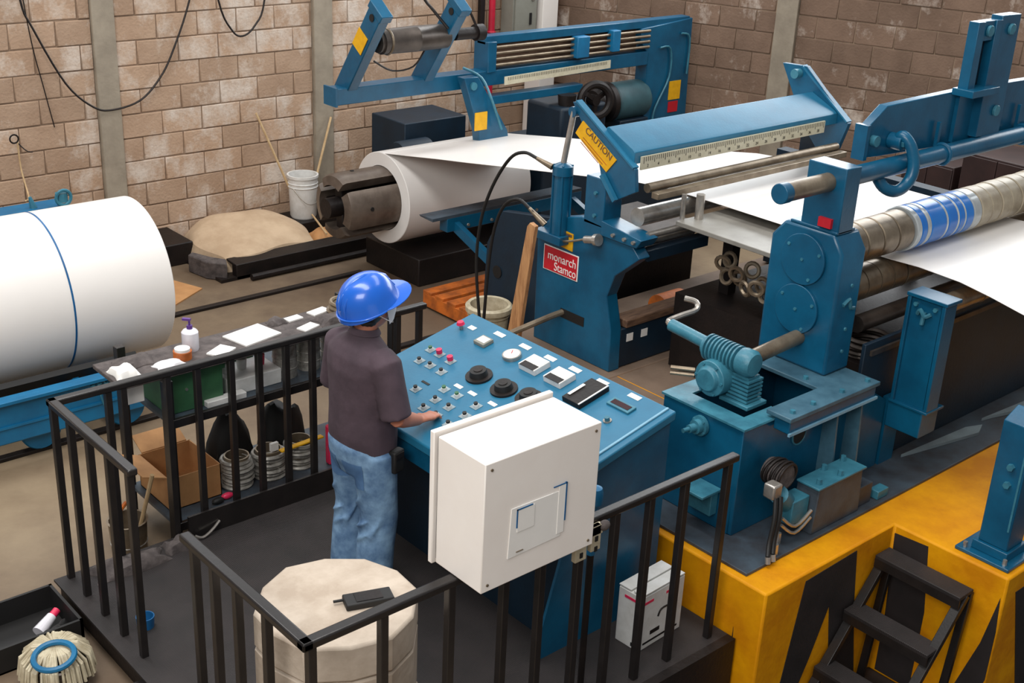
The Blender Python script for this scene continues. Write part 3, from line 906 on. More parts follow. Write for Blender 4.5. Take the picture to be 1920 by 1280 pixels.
# things on the top shelf
t = thing('pump_bottle', 'clear pump bottle with a purple pump on the rack top', 'bottle', (2.93, 5.88, TZ))
MB().lathe([(0, 0), (0.043, 0), (0.046, 0.01), (0.046, 0.105), (0.036, 0.118), (0.014, 0.125), (0, 0.125)], (2.93, 5.88, TZ), n=20).build('bottle_body', 'clear', t)
MB().cyl((2.93, 5.88, TZ + 0.12), (2.93, 5.88, TZ + 0.145), 0.016, n=14).cyl((2.93, 5.88, TZ + 0.14), (2.93, 5.88, TZ + 0.175), 0.006, n=8).obox((2.92, 5.89, TZ + 0.178), (0.045, 0.018, 0.012), Matrix.Rotation(2.3, 3, 'Z')).build('pump_head', 'purple', t)
t = thing('cream_jar', 'orange jar with a white lid next to the pump bottle', 'jar', (2.84, 5.8, TZ))
MB().cyl((2.84, 5.8, TZ), (2.84, 5.8, TZ + 0.045), 0.05, n=22).build('jar_body', 'orange', t)
MB().cyl((2.84, 5.8, TZ + 0.045), (2.84, 5.8, TZ + 0.06), 0.042, n=22).build('lid', 'plastic_white', t)
heap(2.66, 2.82, 5.7, 5.8, TZ, 0.03, 21, 10, 8).build('cloth_rag', 'mask', label='small pale pink white rag on the rack edge', cat='rag')
heap(2.44, 2.56, 5.72, 5.86, TZ, 0.05, 22, 10, 8).build('crumpled_paper', 'paper', label='crumpled white paper at the free end of the rack top', cat='paper')
for (x, y, w, d, rz, lab, zz) in ((3.3, 5.86, 0.26, 0.2, 0.2, 'large white paper sheet on the rack top', 0), (3.05, 5.76, 0.14, 0.1, 0.5, 'small white paper beside the pump bottle', 0),
                              (3.62, 5.94, 0.1, 0.06, 0.1, 'white card lying by the wire coil on the rack', 0), (3.8, 5.95, 0.13, 0.07, 0.2, 'white folded slip next to the operator on the rack', 0), (3.62, 5.78, 0.12, 0.07, 0.3, 'white slip close to the rail on the rack top', 0)):
    MB().obox((x, y, TZ + 0.004), (w, d, 0.008), Matrix.Rotation(rz, 3, 'Z')).build('paper_sheet', 'paper', label=lab, cat='paper')
def wire_coil(c, R, r, n, name, lab, material='wire', cat='wire coil', dz=None, seed=0, group=None):
    b = MB()
    rr = random.Random(seed)
    for i in range(n):
        b.torus((c[0] + rr.uniform(-.012, .012), c[1] + rr.uniform(-.012, .012), c[2] + r + i * (dz or 1.7 * r)), (rr.uniform(-.06, .06), rr.uniform(-.06, .06), 1), R + rr.uniform(-.012, .012), r, 26, 6)
    return b.build(name, material, label=lab, cat=cat, group=group)
wire_coil((3.94, 5.88, TZ), 0.09, 0.012, 3, 'rope_coil', 'grey brown coil of rope on the rack top by the operator', 'dull_steel', 'rope', seed=3)
heap(3.7, 3.95, 5.72, 5.86, TZ, 0.05, 31, 12, 8, 0.4).build('grease_rag', 'rag', label='crumpled brownish rag on the rack top near the operator', cat='rag')
heap(2.5, 2.7, 5.82, 5.97, TZ, 0.03, 33, 12, 8, 0.4).build('gravel_heap', 'rag', label='low heap of grit on the rack top', cat='grit')
heap(3.45, 3.56, 5.9, 5.98, TZ, 0.03, 36, 10, 8, 0.4).build('grease_rag', 'rag', label='small dark rag beside the white card on the rack', cat='rag')
# on the middle shelf
MZ = 0.68
t = thing('storage_box', 'dark green steel box on the middle shelf of the rack', 'box', (2.86, 5.86, MZ))
MB().box(2.69, 3.02, 5.70, 6.05, MZ, MZ + 0.232).build('box_body', 'green', t, bevel=0.006)
MB().cyl((2.8, 5.70, MZ + 0.13), (2.8, 5.692, MZ + 0.13), 0.008, n=10).build('lock', 'steel', t)
MB().box(2.68, 3.03, 5.69, 5.70, MZ + 0.2, MZ + 0.232).build('lid_edge', 'green', t)
MB().box(2.47, 2.56, 5.7, 5.78, 0.81, 0.918).build('hanging_carton', 'paper', label='small white carton hanging at the free end of the rack', cat='carton')
MB().box(2.9, 3.14, 5.66, 5.715, MZ, MZ + 0.035).build('white_tray', 'plastic_white', bevel=0.004, label='flat white tray before the green box', cat='tray')
MB().box(3.07, 3.4, 5.72, 5.95, MZ, MZ + 0.09).build('white_carton', 'plastic_white', bevel=0.005, label='low white carton on the middle shelf beside the green box', cat='carton')
MB().box(3.1, 3.37, 5.98, 6.15, MZ, MZ + 0.13).build('green_tray', 'green', bevel=0.005, label='grey green tray behind the low white carton', cat='tray')
for (x, y, m_, lab) in ((3.12, 5.85, 'plastic_white', 'small white cup on the low white carton'), (3.22, 5.85, 'plastic_white', 'white green cup on the low white carton'), (3.33, 5.84, 'pink', 'small pink packet on the low white carton')):
    MB().lathe([(0, 0), (0.026, 0), (0.03, 0.06), (0.026, 0.06), (0.022, 0.008), (0, 0.008)], (x, y, MZ + 0.09), n=16).build('small_cup', m_, label=lab, cat='cup')
for (x, y, h, lab) in ((3.47, 5.8, 0.2, 'tall brushed steel can on the middle shelf beside the carton'), (3.64, 5.82, 0.19, 'wide steel can on the middle shelf, middle of three'), (3.82, 5.84, 0.2, 'steel can on the middle shelf nearest the operator')):
    b = MB().lathe([(0, 0), (0.07, 0), (0.07, h), (0.074, h + 0.004), (0.07, h + 0.008), (0.064, h), (0.062, 0.01), (0, 0.01)], (x, y, MZ), n=24)
    for k in (0.3, 0.6):
        b.torus((x, y, MZ + h * k), (0, 0, 1), 0.07, 0.004, 24, 6)
    b.build('steel_can', 'wire', label=lab, cat='can')
# on the bottom shelf
BZ = 0.05
for (x, y, n, R, lab, sd) in ((3.15, 5.83, 8, 0.085, 'tall galvanised wire spool on the bottom shelf with a red clip', 1), (3.36, 5.83, 7, 0.09, 'tangled wire spool on the bottom shelf, middle of three', 2), (3.57, 5.83, 7, 0.085, 'neat wire spool on the bottom shelf nearest the operator', 4)):
    t = thing('wire_spool', lab, 'wire spool', (x, y, BZ), 'wire spools on the bottom shelf')
    b = MB()
    rr = random.Random(sd)
    for i in range(n):
        b.torus((x + rr.uniform(-.006, .006), y + rr.uniform(-.006, .006), BZ + 0.015 + i * 0.022), (rr.uniform(-.05, .05), rr.uniform(-.05, .05), 1), R + rr.uniform(-.008, .008), 0.013, 24, 6)
    b.build('wound_wire', 'wire', t)
    MB().ring((x, y, BZ), (x, y, BZ + 0.02 + n * 0.022), R - 0.012, R - 0.02, 24).build('core', 'dull_steel', t)
    if sd == 1:
        MB().ball((x - 0.06, y - 0.085, BZ + 0.17), 0.022, (.6, .6, 1.4), 10, 6).build('red_clip', 'pink', t)
    if sd == 2:
        MB().tube([(x - 0.05, y - 0.09, BZ + 0.13), (x + 0.03, y - 0.1, BZ + 0.06), (x + 0.07, y - 0.12, BZ + 0.03)], 0.004, 5).build('loose_end', 'wire', t)
        MB().box(x - 0.01, x + 0.04, y - 0.05, y - 0.03, BZ + 0.17, BZ + 0.22).build('paper_tag', 'paper', t)
t = thing('cardboard_box', 'open brown cardboard box on the bottom shelf behind the rail posts', 'box', (2.86, 5.98, BZ))
CB = (2.70, 3.02, 5.78, 6.15, BZ, BZ + 0.2)
x0, x1, y0, y1, z0, z1 = CB
MB().box(x0, x1, y0, y0 + 0.006, z0, z1).build('side_wall', 'kraft', t)
MB().box(x0, x1, y1 - 0.006, y1, z0, z1).build('side_wall', 'kraft', t)
MB().box(x0, x0 + 0.006, y0, y1, z0, z1).build('side_wall', 'kraft', t)
MB().box(x1 - 0.006, x1, y0, y1, z0, z1).build('side_wall', 'kraft', t)
MB().box(x0, x1, y0, y1, z0, z0 + 0.006).build('box_bottom', 'kraft', t)
MB().prism([(x0, z1), (x0 - 0.14, z1 + 0.05), (x0 - 0.14, z1 + 0.056), (x0, z1 + 0.006)], 'y', y0 + 0.02, y1 - 0.02).build('flap', 'kraft', t)
MB().prism([(y1, z1), (y1 + 0.12, z1 + 0.06), (y1 + 0.12, z1 + 0.066), (y1, z1 + 0.006)], 'x', x0 + 0.02, x1 - 0.02).build('flap', 'kraft', t)
for (x, y, m_, lab, nm) in ((3.02, 5.72, 'pink', 'red plastic clip on the shelf edge before the cardboard box', 'plastic_clip'), (2.95, 5.7, 'rubber', 'black oily clump on the shelf by the cardboard box', 'oily_clump')):
    MB().ball((x, y, BZ + 0.02), 0.03, (1.3, .7, .65), 10, 6).build(nm, m_, label=lab, cat='clip' if 'clip' in nm else 'clump')
heap(3.1, 3.4, 6.0, 6.18, BZ, 0.28, 41, 12, 10, 0.2).build('dark_bag', 'rubber', label='black bag slumped behind the wire spools', cat='bag')
heap(3.45, 3.75, 5.98, 6.18, BZ, 0.3, 42, 12, 10, 0.2).build('dark_bag', 'rubber', label='black bag slumped behind the spool nearest the operator', cat='bag')
MB().obox((3.52, 5.72, BZ + 0.2), (0.3, 0.035, 0.012), Matrix.Rotation(0.06, 3, 'Z')).build('yellow_level', 'sign_yellow', bevel=0.003, label='long yellow white strip lying across the wire spools', cat='strip')
MB().box(3.70, 3.76, 5.70, 5.75, BZ, BZ + 0.26).build('red_bottle', 'pink', bevel=0.012, label='red plastic bottle on the bottom shelf beside the operator', cat='bottle')
t = thing('wire_pail', 'old steel pail on the floor outside the rail end with a wooden handle in it', 'pail', (2.5, 5.84, FZ))
MB().lathe([(0, 0), (0.095, 0), (0.105, 0.2), (0.112, 0.205), (0.1, 0.205), (0.088, 0.012), (0, 0.012)], (2.47, 5.84, FZ), n=24).build('pail_body', 'dull_steel', t)
MB().torus((2.47, 5.84, FZ + 0.07), (0, 0, 1), 0.099, 0.004, 24, 6).build('hoop', 'wire', t)
MB().cyl((2.5, 5.83, FZ + 0.02), (2.58, 5.72, FZ + 0.5), 0.012, n=8).build('hammer_handle', 'stick', label='wooden handle standing in the old steel pail', cat='handle')
MB().cyl((2.40, 5.86, FZ + 0.22), (2.52, 5.96, FZ + 0.235), 0.012, n=8).build('copper_rod', 'orange', label='short coppery rod lying across the old steel pail', cat='rod')
heap(2.12, 2.5, 5.40, 5.56, 0.0, 0.06, 51, 16, 10, 0.45).build('floor_rag', 'rag', label='dark grey rag crumpled on the platform at the rail foot', cat='rag')
heap(2.52, 2.68, 5.44, 5.56, 0.0, 0.06, 52, 12, 8, 0.45).build('floor_rag', 'rag', label='pale grey rag beside the rack leg', cat='rag')
MB().tube([(2.70, 5.50, 0.03), (2.74, 5.49, 0.012), (2.80, 5.5, 0.03), (2.86, 5.52, 0.06)], 0.008, 6).build('wire_offcut', 'steel', label='short bright wire offcut on the tread plate by the toe board', cat='wire')
# bottom left clutter on the hall floor
t = thing('parts_crate', 'open black crate on the floor beside the stair opening', 'crate', (1.72, 5.42, FZ))
for b in ((1.45, 1.93, 5.2, 5.215, FZ, FZ + 0.14), (1.45, 1.93, 5.575, 5.59, FZ, FZ + 0.14), (1.45, 1.465, 5.2, 5.59, FZ, FZ + 0.14), (1.915, 1.93, 5.2, 5.59, FZ, FZ + 0.14)):
    MB().box(*b).build('side_wall', 'rubber', t)
MB().box(1.45, 1.93, 5.2, 5.59, FZ, FZ + 0.01).build('crate_bottom', 'rubber', t)
t = thing('spray_bottle', 'small clear bottle with a pink cap lying in the black crate', 'bottle', (1.82, 5.38, FZ + 0.01))
MB().cyl((1.76, 5.35, FZ + 0.05), (1.85, 5.40, FZ + 0.08), 0.035, 0.025, 14).build('bottle_body', 'clear', t)
MB().cyl((1.85, 5.40, FZ + 0.08), (1.885, 5.42, FZ + 0.09), 0.02, n=12).build('cap', 'pink', t)
heap(1.74, 1.9, 5.22, 5.33, FZ + 0.01, 0.1, 61, 12, 8, 0.3).build('oily_bundle', 'rubber', label='dark oily bundle in the black crate', cat='bundle')
t = thing('string_bucket', 'mop tub topped with frayed pale string and a blue rim', 'tub', (1.72, 4.98, FZ))
MB().lathe([(0, 0), (0.13, 0), (0.15, 0.16), (0.14, 0.165), (0.12, 0.02), (0, 0.02)], (1.70, 4.97, FZ), n=26).build('tub_body', 'dark_steel', t)
b = MB()
rr = random.Random(5)
for i in range(130):
    a, q = rr.uniform(0, 2 * PI), rr.uniform(0.01, 0.06)
    c_, s_ = math.cos(a), math.sin(a)
    k = rr.uniform(0.92, 1.06)
    b.limb([(1.70 + q * c_, 4.97 + q * s_, FZ + 0.225), (1.70 + 0.1 * c_, 4.97 + 0.1 * s_, FZ + rr.uniform(0.215, 0.23)), (1.70 + 0.15 * k * c_, 4.97 + 0.15 * k * s_, FZ + 0.175), (1.70 + 0.166 * k * c_, 4.97 + 0.166 * k * s_, FZ + rr.uniform(0.05, 0.1))], 0.008, 5)
b.build('string_tangle', 'cream', t, kind='stuff')
MB().torus((1.66, 4.88, FZ + 0.235), (-0.1, -0.1, 1), 0.09, 0.014, 26, 8).build('blue_rim', 'car_blue', t)
MB().lathe([(0, 0), (0.04, 0), (0.045, 0.06), (0.04, 0.06), (0.034, 0.01), (0, 0.01)], (2.14, 4.95, 0.0), n=18).build('blue_cup', 'strap_blue', label='dark blue cup on the tread plate by the stair opening', cat='cup')

# ================================================================ YELLOW FOUNDATION
TOP = 0.32
TB = TOP + 0.001
t = thing('machine_foundation', 'yellow painted concrete foundation with black chevrons under the rolling machine', 'foundation', (6.0, 3.8, PZ))
MB().prism([(4.40, 2.97), (5.49, 2.97), (5.49, 2.31), (8.6, 2.31), (8.6, 5.2), (5.49, 5.2), (5.49, 5.75), (4.7, 5.75), (4.7, 5.2), (4.40, 5.2)], 'z', PZ, TOP).build('plinth', 'yellow', t, bevel=0.012)
MB().box(5.5, 8.6, 5.205, 6.2, FZ, TOP).build('rear_plinth', 'brown_concrete', t, bevel=0.01)
MB().prism([(4.41, 4.0), (5.62, 4.0), (5.62, 5.19), (5.49, 5.19), (5.49, 5.74), (4.71, 5.74), (4.71, 5.19), (4.41, 5.19)], 'z', TOP, TB).build('bare_concrete_top', 'brown_concrete', t)
MB().box(5.63, 8.5, 4.0, 5.19, TOP, TB).build('bare_concrete_top', 'brown_concrete', t)
MB().box(4.446, 8.4, 3.132, 3.998, TOP, TOP + 0.018).build('base_plate', 'plate_grey', bevel=0.003, label='long grey blue steel base plate on top of the yellow foundation', cat='plate')
def paint(poly, axis, a, b):
    MB().prism(poly, axis, a, b).build('black_chevron', 'plate_black', t)
Yp = 2.97
paint([(4.72, 0.27), (5.15, 0.285), (5.21, -0.06), (5.34, -0.6), (5.10, -0.6), (4.97, 0.02), (4.86, -0.26), (4.70, -0.6), (4.49, -0.6), (4.63, -0.3)], 'y', Yp - 0.003, Yp + 0.001)
Xp = 5.49
paint([(2.96, 0.27), (2.76, 0.285), (2.71, -0.1), (2.71, -0.6), (2.93, -0.6), (2.93, -0.23)], 'x', Xp - 0.003, Xp + 0.001)
paint([(2.33, 0.2), (2.315, 0.0), (2.315, -0.3), (2.40, -0.6), (2.52, -0.6), (2.38, -0.1)], 'x', Xp - 0.003, Xp + 0.001)
paint([(3.135, 0.045), (3.149, -0.6), (3.02, -0.6), (3.115, -0.29)], 'x', 4.397, 4.401)
paint([(5.6, 0.2), (5.75, 0.2), (6.1, -0.6), (5.9, -0.6)], 'y', 2.307, 2.311)

# step ladder against the foundation
t = thing('step_ladder', 'black steel step ladder leaning on the yellow foundation', 'ladder', (5.1, 2.7, PZ))
for (x, z) in ((5.385, 0.20), (5.165, -0.05), (4.965, -0.32)):
    MB().box(x - 0.065, x + 0.065, 2.455, 2.955, z - 0.022, z).build('tread', 'plate_black', t, bevel=0.003)
    MB().box(x - 0.065, x - 0.055, 2.455, 2.955, z - 0.07, z - 0.02).build('tread_nosing', 'black', t)
for y in (2.475, 2.935):
    MB().bar((5.40, y, 0.178), (4.73, y, PZ + 0.0), 0.035, 0.05, (0, 1, 0)).build('stringer', 'black', t, bevel=0.003)
    MB().bar((5.45, y, 0.178), (5.35, y, PZ), 0.03, 0.04, (0, 1, 0)).build('rear_leg', 'black', t, bevel=0.003)

# blue stand on the outer foundation
t = thing('roller_stand', 'blue steel stand on a bolted foot at the yellow foundation edge', 'stand', (5.68, 2.5, TB))
MB().box(5.53, 5.86, 2.34, 2.64, TB, TB + 0.02).build('foot_plate', 'blue', t, bevel=0.004)
MB().prism([(5.60, TB + 0.07), (5.76, TB + 0.07), (5.80, 1.08), (5.72, 1.13), (5.60, 1.08)], 'y', 2.40, 2.56).build('post', 'blue', t, bevel=0.006)
MB().box(5.58, 5.78, 2.385, 2.58, TB + 0.02, TB + 0.07).build('post_shoe', 'blue', t, bevel=0.004)
MB().cyl((5.66, 2.398, 1.04), (5.66, 2.38, 1.04), 0.035, n=16).build('orange_cap', 'orange', t)
MB().box(5.597, 5.602, 2.41, 2.42, 0.5, 1.05).build('edge_weld', 'teal', t)
for (x, y) in ((5.56, 2.38), (5.56, 2.6), (5.82, 2.38)):
    bolt(t, (x, y, TB + 0.02), (0, 0, 1), 0.012, 0.03, 'steel')
for z in (0.75, 0.85):
    bolt(t, (5.60, 2.47, z), (-1, 0, 0), 0.02, 0.02, 'teal')

# ================================================================ ROLL STAND WITH GEAR BASE
t = thing('pinch_roll_stand', 'blue upright roll stand with two round covers on a bolted gear base', 'roll stand', (5.2, 3.7, TOP + 0.018))
B0 = TOP + 0.018
MB().box(4.655, 5.62, 3.41, 3.44, B0, 0.945).box(4.655, 4.685, 3.44, 3.95, B0, 0.945).box(5.59, 5.62, 3.44, 3.95, B0, 0.945).box(4.685, 5.59, 3.92, 3.95, B0, 0.945).build('gear_base', 'blue', t, bevel=0.004)
MB().box(4.645, 4.76, 3.40, 3.96, 0.945, 0.957).box(4.76, 4.98, 3.40, 3.50, 0.945, 0.957).box(4.76, 5.62, 3.85, 3.96, 0.945, 0.957).build('base_flange', 'teal', t)
MB().box(4.69, 5.59, 3.44, 3.92, 0.60, 0.62).build('inner_floor', 'grease', t)
MB().cyl((5.13, 3.412, 0.785), (5.13, 3.404, 0.785), 0.055, n=24).build('round_opening', 'rubber', t)
MB().torus((5.13, 3.406, 0.785), (0, 1, 0), 0.056, 0.006, 24, 6).build('opening_rim', 'teal', t)
MB().box(4.88, 5.63, 3.30, 3.40, 0.90, 0.975).build('cross_beam', 'blue', t, bevel=0.005)
MB().prism([(4.86, 3.285), (5.64, 3.285), (5.64, 3.52), (5.66, 3.54), (5.66, 3.96), (5.41, 3.96), (5.41, 3.90), (5.29, 3.90), (5.29, 3.44), (4.86, 3.44)], 'z', 0.975, 1.0).build('tee_plate', 'sheen_blue', t, bevel=0.004)
MB().box(4.87, 5.64, 3.288, 3.30, 0.895, 0.91).build('beam_flange', 'trim_light', t)
for (x, y) in ((4.93, 3.33), (5.1, 3.33), (5.35, 3.33), (5.58, 3.33), (5.33, 3.85), (5.33, 3.55)):
    bolt(t, (x, y, 1.0), (0, 0, 1), 0.016, 0.016)
for x in (5.34, 5.56):
    MB().prism([(3.41, 0.90), (3.33, 0.90), (3.30, B0), (3.41, B0)], 'x', x, x + 0.014).build('gusset', 'sheen_blue', t)
MB().prism([(5.62, B0), (5.62, 0.90), (5.7, 0.9), (5.94, 0.76), (5.94, B0)], 'y', 3.41, 3.44).build('side_plate', 'blue', t)
# tower
TW = MB().prism([(3.505, 1.0), (3.505, 1.69), (3.57, 1.785), (3.89, 1.785), (3.965, 1.69), (3.965, 1.0)], 'x', 5.43, 5.65).build('tower', 'blue', t, bevel=0.016)
for z, r in ((1.608, 0.141), (1.325, 0.139)):
    d = MB().cyl((5.43, 3.735, z), (5.412, 3.735, z), r, n=40).build('bearing_cover', 'blue', TW, bevel=0.003)
    for a in (0.6, 2.7, 4.2):
        bolt(TW, (5.412, 3.735 + 0.115 * math.cos(a), z + 0.115 * math.sin(a)), (-1, 0, 0), 0.01, 0.006)
    bolt(TW, (5.412, 3.735, z), (-1, 0, 0), 0.01, 0.006)
for z in (1.12, 1.25, 1.5):
    bolt(TW, (5.56, 3.505, z), (0, -1, 0), 0.011, 0.008)
MB().tube([(5.5, 3.5, 1.40), (5.56, 3.505, 1.42), (5.58, 3.505, 1.37), (5.62, 3.51, 1.36)], 0.012, 6).build('lube_fitting', 'teal', TW)
MB().box(5.445, 5.575, 3.56, 3.80, 1.78, 2.135).build('guide_post', 'blue', TW, bevel=0.005)
MB().box(5.435, 5.60, 3.56, 3.86, 1.782, 1.80).build('cap_plate', 'blue', TW, bevel=0.006)
MB().box(5.425, 5.445, 3.6, 3.68, 1.81, 1.86).build('red_tag', 'red', TW)
MB().box(5.40, 5.44, 3.405, 3.41, 0.635, 0.655).build('white_tag', 'paper', t)
# drive shaft, worm gearbox and crank
MB().cyl((4.95, 3.70, 1.14), (5.43, 3.70, 1.17), 0.042, n=18).build('drive_shaft', 'dull_steel', t)
G = MB().lathe([(0, -0.02), (0.05, -0.02), (0.05, 0.0)] + [q for i in range(9) for q in ((0.052, 0.004 + i * 0.024), (0.072, 0.006 + i * 0.024), (0.072, 0.016 + i * 0.024), (0.052, 0.018 + i * 0.024))] + [(0.07, 0.225), (0.074, 0.24), (0.074, 0.29), (0.06, 0.31), (0, 0.315)], (4.88, 3.87, 1.19), (0, -1, 0), 28).build('worm_gearbox', 'teal', t)
MB().lathe([(0, -0.12), (0.06, -0.115), (0.07, -0.09), (0.098, -0.085), (0.1, 0.06), (0, 0.06)], (4.86, 3.76, 1.07), (1, 0, 0), 30).build('worm_wheel_cover', 'teal', G, bevel=0.004)
for i in range(6):
    a = i * PI / 3
    bolt(G, (4.772, 3.76 + 0.085 * math.cos(a), 1.07 + 0.085 * math.sin(a)), (-1, 0, 0), 0.009, 0.008)
fb = MB()
for i in range(6):
    fb.box(4.84, 4.96, 3.555, 3.69, 0.985 + i * 0.022, 0.996 + i * 0.022)
fb.box(4.855, 4.945, 3.57, 3.675, 0.957, 1.12)
fb.build('cooling_fins', 'teal', G)
MB().box(4.82, 4.98, 3.53, 3.72, 0.957, 0.98).build('gearbox_foot', 'teal', G, bevel=0.004)
MB().cyl((4.88, 3.87, 1.2), (4.88, 4.14, 1.22), 0.034, n=16).build('input_shaft', 'teal', G)
MB().tube([(4.88, 4.14, 1.22), (4.90, 4.18, 1.225), (5.0, 4.17, 1.24), (5.10, 4.16, 1.25), (5.13, 4.19, 1.28), (5.10, 4.25, 1.29)], 0.016, 8, 3).build('crank_handle', 'steel', G)
for x in (0, 0.03):
    MB().cyl((4.72, 3.98, 1.04 + x), (4.80, 3.88, 1.04 + x), 0.012, n=8).build('oil_pipe', 'dull_steel', G)
FT = MB().lathe([(0, 0), (0.055, 0), (0.055, 0.02), (0.038, 0.02), (0.038, 0.05), (0.022, 0.05), (0.022, 0.09), (0.012, 0.09), (0.012, 0.13), (0, 0.13)], (4.655, 3.68, 0.87), (-1, 0.1, 0), 20).build('bearing_flange', 'teal', t)
for i in range(4):
    a = 0.7 + i * PI / 2
    bolt(FT, (4.637, 3.68 + 0.045 * math.cos(a), 0.87 + 0.045 * math.sin(a)), (-1, 0, 0), 0.009, 0.01)
MB().box(4.60, 4.655, 3.52, 3.70, 0.42, 0.56).build('side_bracket', 'teal', t, bevel=0.004)
MB().box(4.50, 4.655, 3.50, 3.72, 0.56, 0.575).build('bracket_shelf', 'teal', t, bevel=0.003)
for z in (0.46, 0.51):
    bolt(t, (4.60, 3.68, z), (-1, 0, 0), 0.014, 0.01, 'steel')
# valve block in front of the base
VB = MB().prism([(5.0, B0), (5.42, B0), (5.40, 0.6), (5.02, 0.6)], 'y', 3.16, 3.30).build('valve_block', 'plate_grey', t, bevel=0.005)
MB().box(5.0, 5.42, 3.15, 3.295, 0.6, 0.612).build('block_lid', 'teal', VB, bevel=0.003)
for (x, y) in ((5.05, 3.19), (5.22, 3.18), (5.37, 3.27), (5.2, 3.27)):
    bolt(VB, (x, y, 0.612), (0, 0, 1), 0.016, 0.03)
MB().box(5.44, 5.56, 3.18, 3.28, B0, 0.46).build('side_block', 'plate_grey', t, bevel=0.004)
MB().box(5.60, 5.70, 3.16, 3.22, B0, B0 + 0.05).build('anchor_clip', 'teal', t, bevel=0.004)
VV = MB().cyl((4.83, 3.24, 0.70), (4.83, 3.36, 0.70), 0.07, n=20).build('solenoid', 'rag', t, bevel=0.008)
b = MB()
for i in range(5):
    b.torus((4.83, 3.24 + i * 0.022, 0.705), (0.05 * i, 1, 0.1), 0.072 + 0.005 * (i % 2), 0.008, 22, 6)
b.build('wound_cable', 'grease', VV)
MB().box(4.68, 4.75, 3.20, 3.27, 0.63, 0.71).build('junction_head', 'steel', VV, bevel=0.01)
MB().cyl((4.78, 3.24, 0.62), (4.95, 3.27, 0.47), 0.05, n=16).build('motor_body', 'teal', VV)
MB().box(4.86, 5.0, 3.2, 3.3, 0.42, 0.56).build('valve_body', 'teal', VV, bevel=0.006)
for (a, b_) in (((4.70, 3.2, 0.64), 4.66), ((4.74, 3.2, 0.64), 4.70)):
    MB().tube([a, (b_ + 0.01, 3.17, 0.55), (b_ - 0.02, 3.16, 0.43), (4.60 + (b_ - 4.66), 3.13, 0.375)], 0.012, 8, 4).build('hydraulic_hose', 'rubber', VV)
    MB().cyl((4.60 + (b_ - 4.66), 3.13, 0.375), (4.595 + (b_ - 4.66), 3.12, 0.342), 0.014, n=8).build('hose_fitting', 'steel', VV)
for i, z in enumerate((0.44, 0.40)):
    MB().tube([(4.78, 3.2, z + 0.06), (4.86, 3.17, z), (4.97, 3.16, z + 0.06)], 0.009, 6).build('steel_tube', 'steel', VV)
for x in (4.70, 4.80):
    bolt(t, (x, 3.16 + (x - 4.70) * 0.6, B0), (0, 0, 1), 0.015, 0.06, 'steel', 'stud')
# side column with roller
t2 = thing('side_column', 'short blue channel column on a box bracket beside the roll stand', 'column', (5.98, 3.3, B0))
MB().box(5.95, 6.12, 3.18, 3.40, 0.60, 0.765).build('box_bracket', 'blue', t2, bevel=0.005)
MB().box(5.96, 6.10, 3.40, 3.44, B0, 0.765).build('bracket_leg', 'blue', t2)
MB().box(5.965, 5.99, 3.19, 3.375, 0.765, 1.39).build('channel_web', 'blue', t2)
MB().box(5.945, 6.06, 3.155, 3.178, 0.765, 1.40).build('channel_flange', 'blue', t2, bevel=0.003)
MB().box(5.945, 6.06, 3.368, 3.39, 0.765, 1.40).build('channel_flange', 'blue', t2, bevel=0.003)
MB().box(5.94, 6.09, 3.145, 3.395, 1.40, 1.42).build('cap_plate', 'blue', t2, bevel=0.003)
MB().box(5.94, 6.12, 3.15, 3.395, 0.757, 0.772).build('foot_plate', 'blue', t2, bevel=0.003)
MB().tube([(5.955, 3.24, 1.33), (5.945, 3.27, 1.31), (5.945, 3.30, 1.34), (5.955, 3.32, 1.31)], 0.012, 6).cyl((5.955, 3.28, 1.33), (5.945, 3.28, 1.26), 0.012, n=8).build('latch_pin', 'teal', t2)
for y in (3.22, 3.34):
    bolt(t2, (5.965, y, 1.36), (-1, 0, 0), 0.014, 0.015)
MB().cyl((6.09, 3.28, 1.33), (8.1, 3.28, 1.33), 0.055, n=24).torus((6.5, 3.28, 1.33), (1, 0, 0), 0.056, 0.004).build('support_roller', 'dull_steel', label='dull steel support roller under the outgoing strip', cat='roller')

# machine bed: front plate and a dark box added inside to block light
t = thing('machine_bed', 'dark navy side plates of the rolling machine around an added dark box', 'machine bed', (7.0, 4.3, B0))
MB().box(5.70, 8.3, 3.445, 3.47, B0, 1.14).build('front_plate', 'navy', t, bevel=0.004)
MB().box(6.02, 8.3, 3.47, 5.1, B0, 0.86).build('light_block', 'grease', t)
MB().box(8.28, 8.4, 3.47, 6.1, B0, 1.3).build('far_plate', 'navy', t)
MB().bar((5.75, 3.44, 1.08), (7.9, 3.44, 1.08), 0.02, 0.03).build('edge_rail', 'dark_steel', t)
for (y, z, r) in ((3.62, 1.17, 0.05), (4.1, 1.2, 0.045)):
    MB().cyl((5.85, y, z), (8.2, y, z), r, n=18).build('inner_roller', 'dark_steel', t)
wire_coil((6.2, 3.75, 0.86), 0.13, 0.014, 5, 'strapping_coil', 'dark coil of strapping lying on the machine bed beside the roll stand', 'dark_steel', 'wire coil', seed=8)
for (a, b_, c, lab) in (((6.15, 3.37), (6.8, 3.29), 0.045, 'long grey scrap strip on the base plate before the navy front plate'), ((7.0, 3.34), (7.6, 3.24), 0.06, 'wide dull scrap strip farther along the base plate')):
    MB().prism([(a[0], a[1]), (b_[0], b_[1] + c), (b_[0] + 0.12, b_[1]), (b_[0], b_[1] - c), (a[0] + 0.1, a[1] - 0.02)], 'z', B0, B0 + 0.02).build('scrap_strip', 'legend', label=lab, cat='scrap')

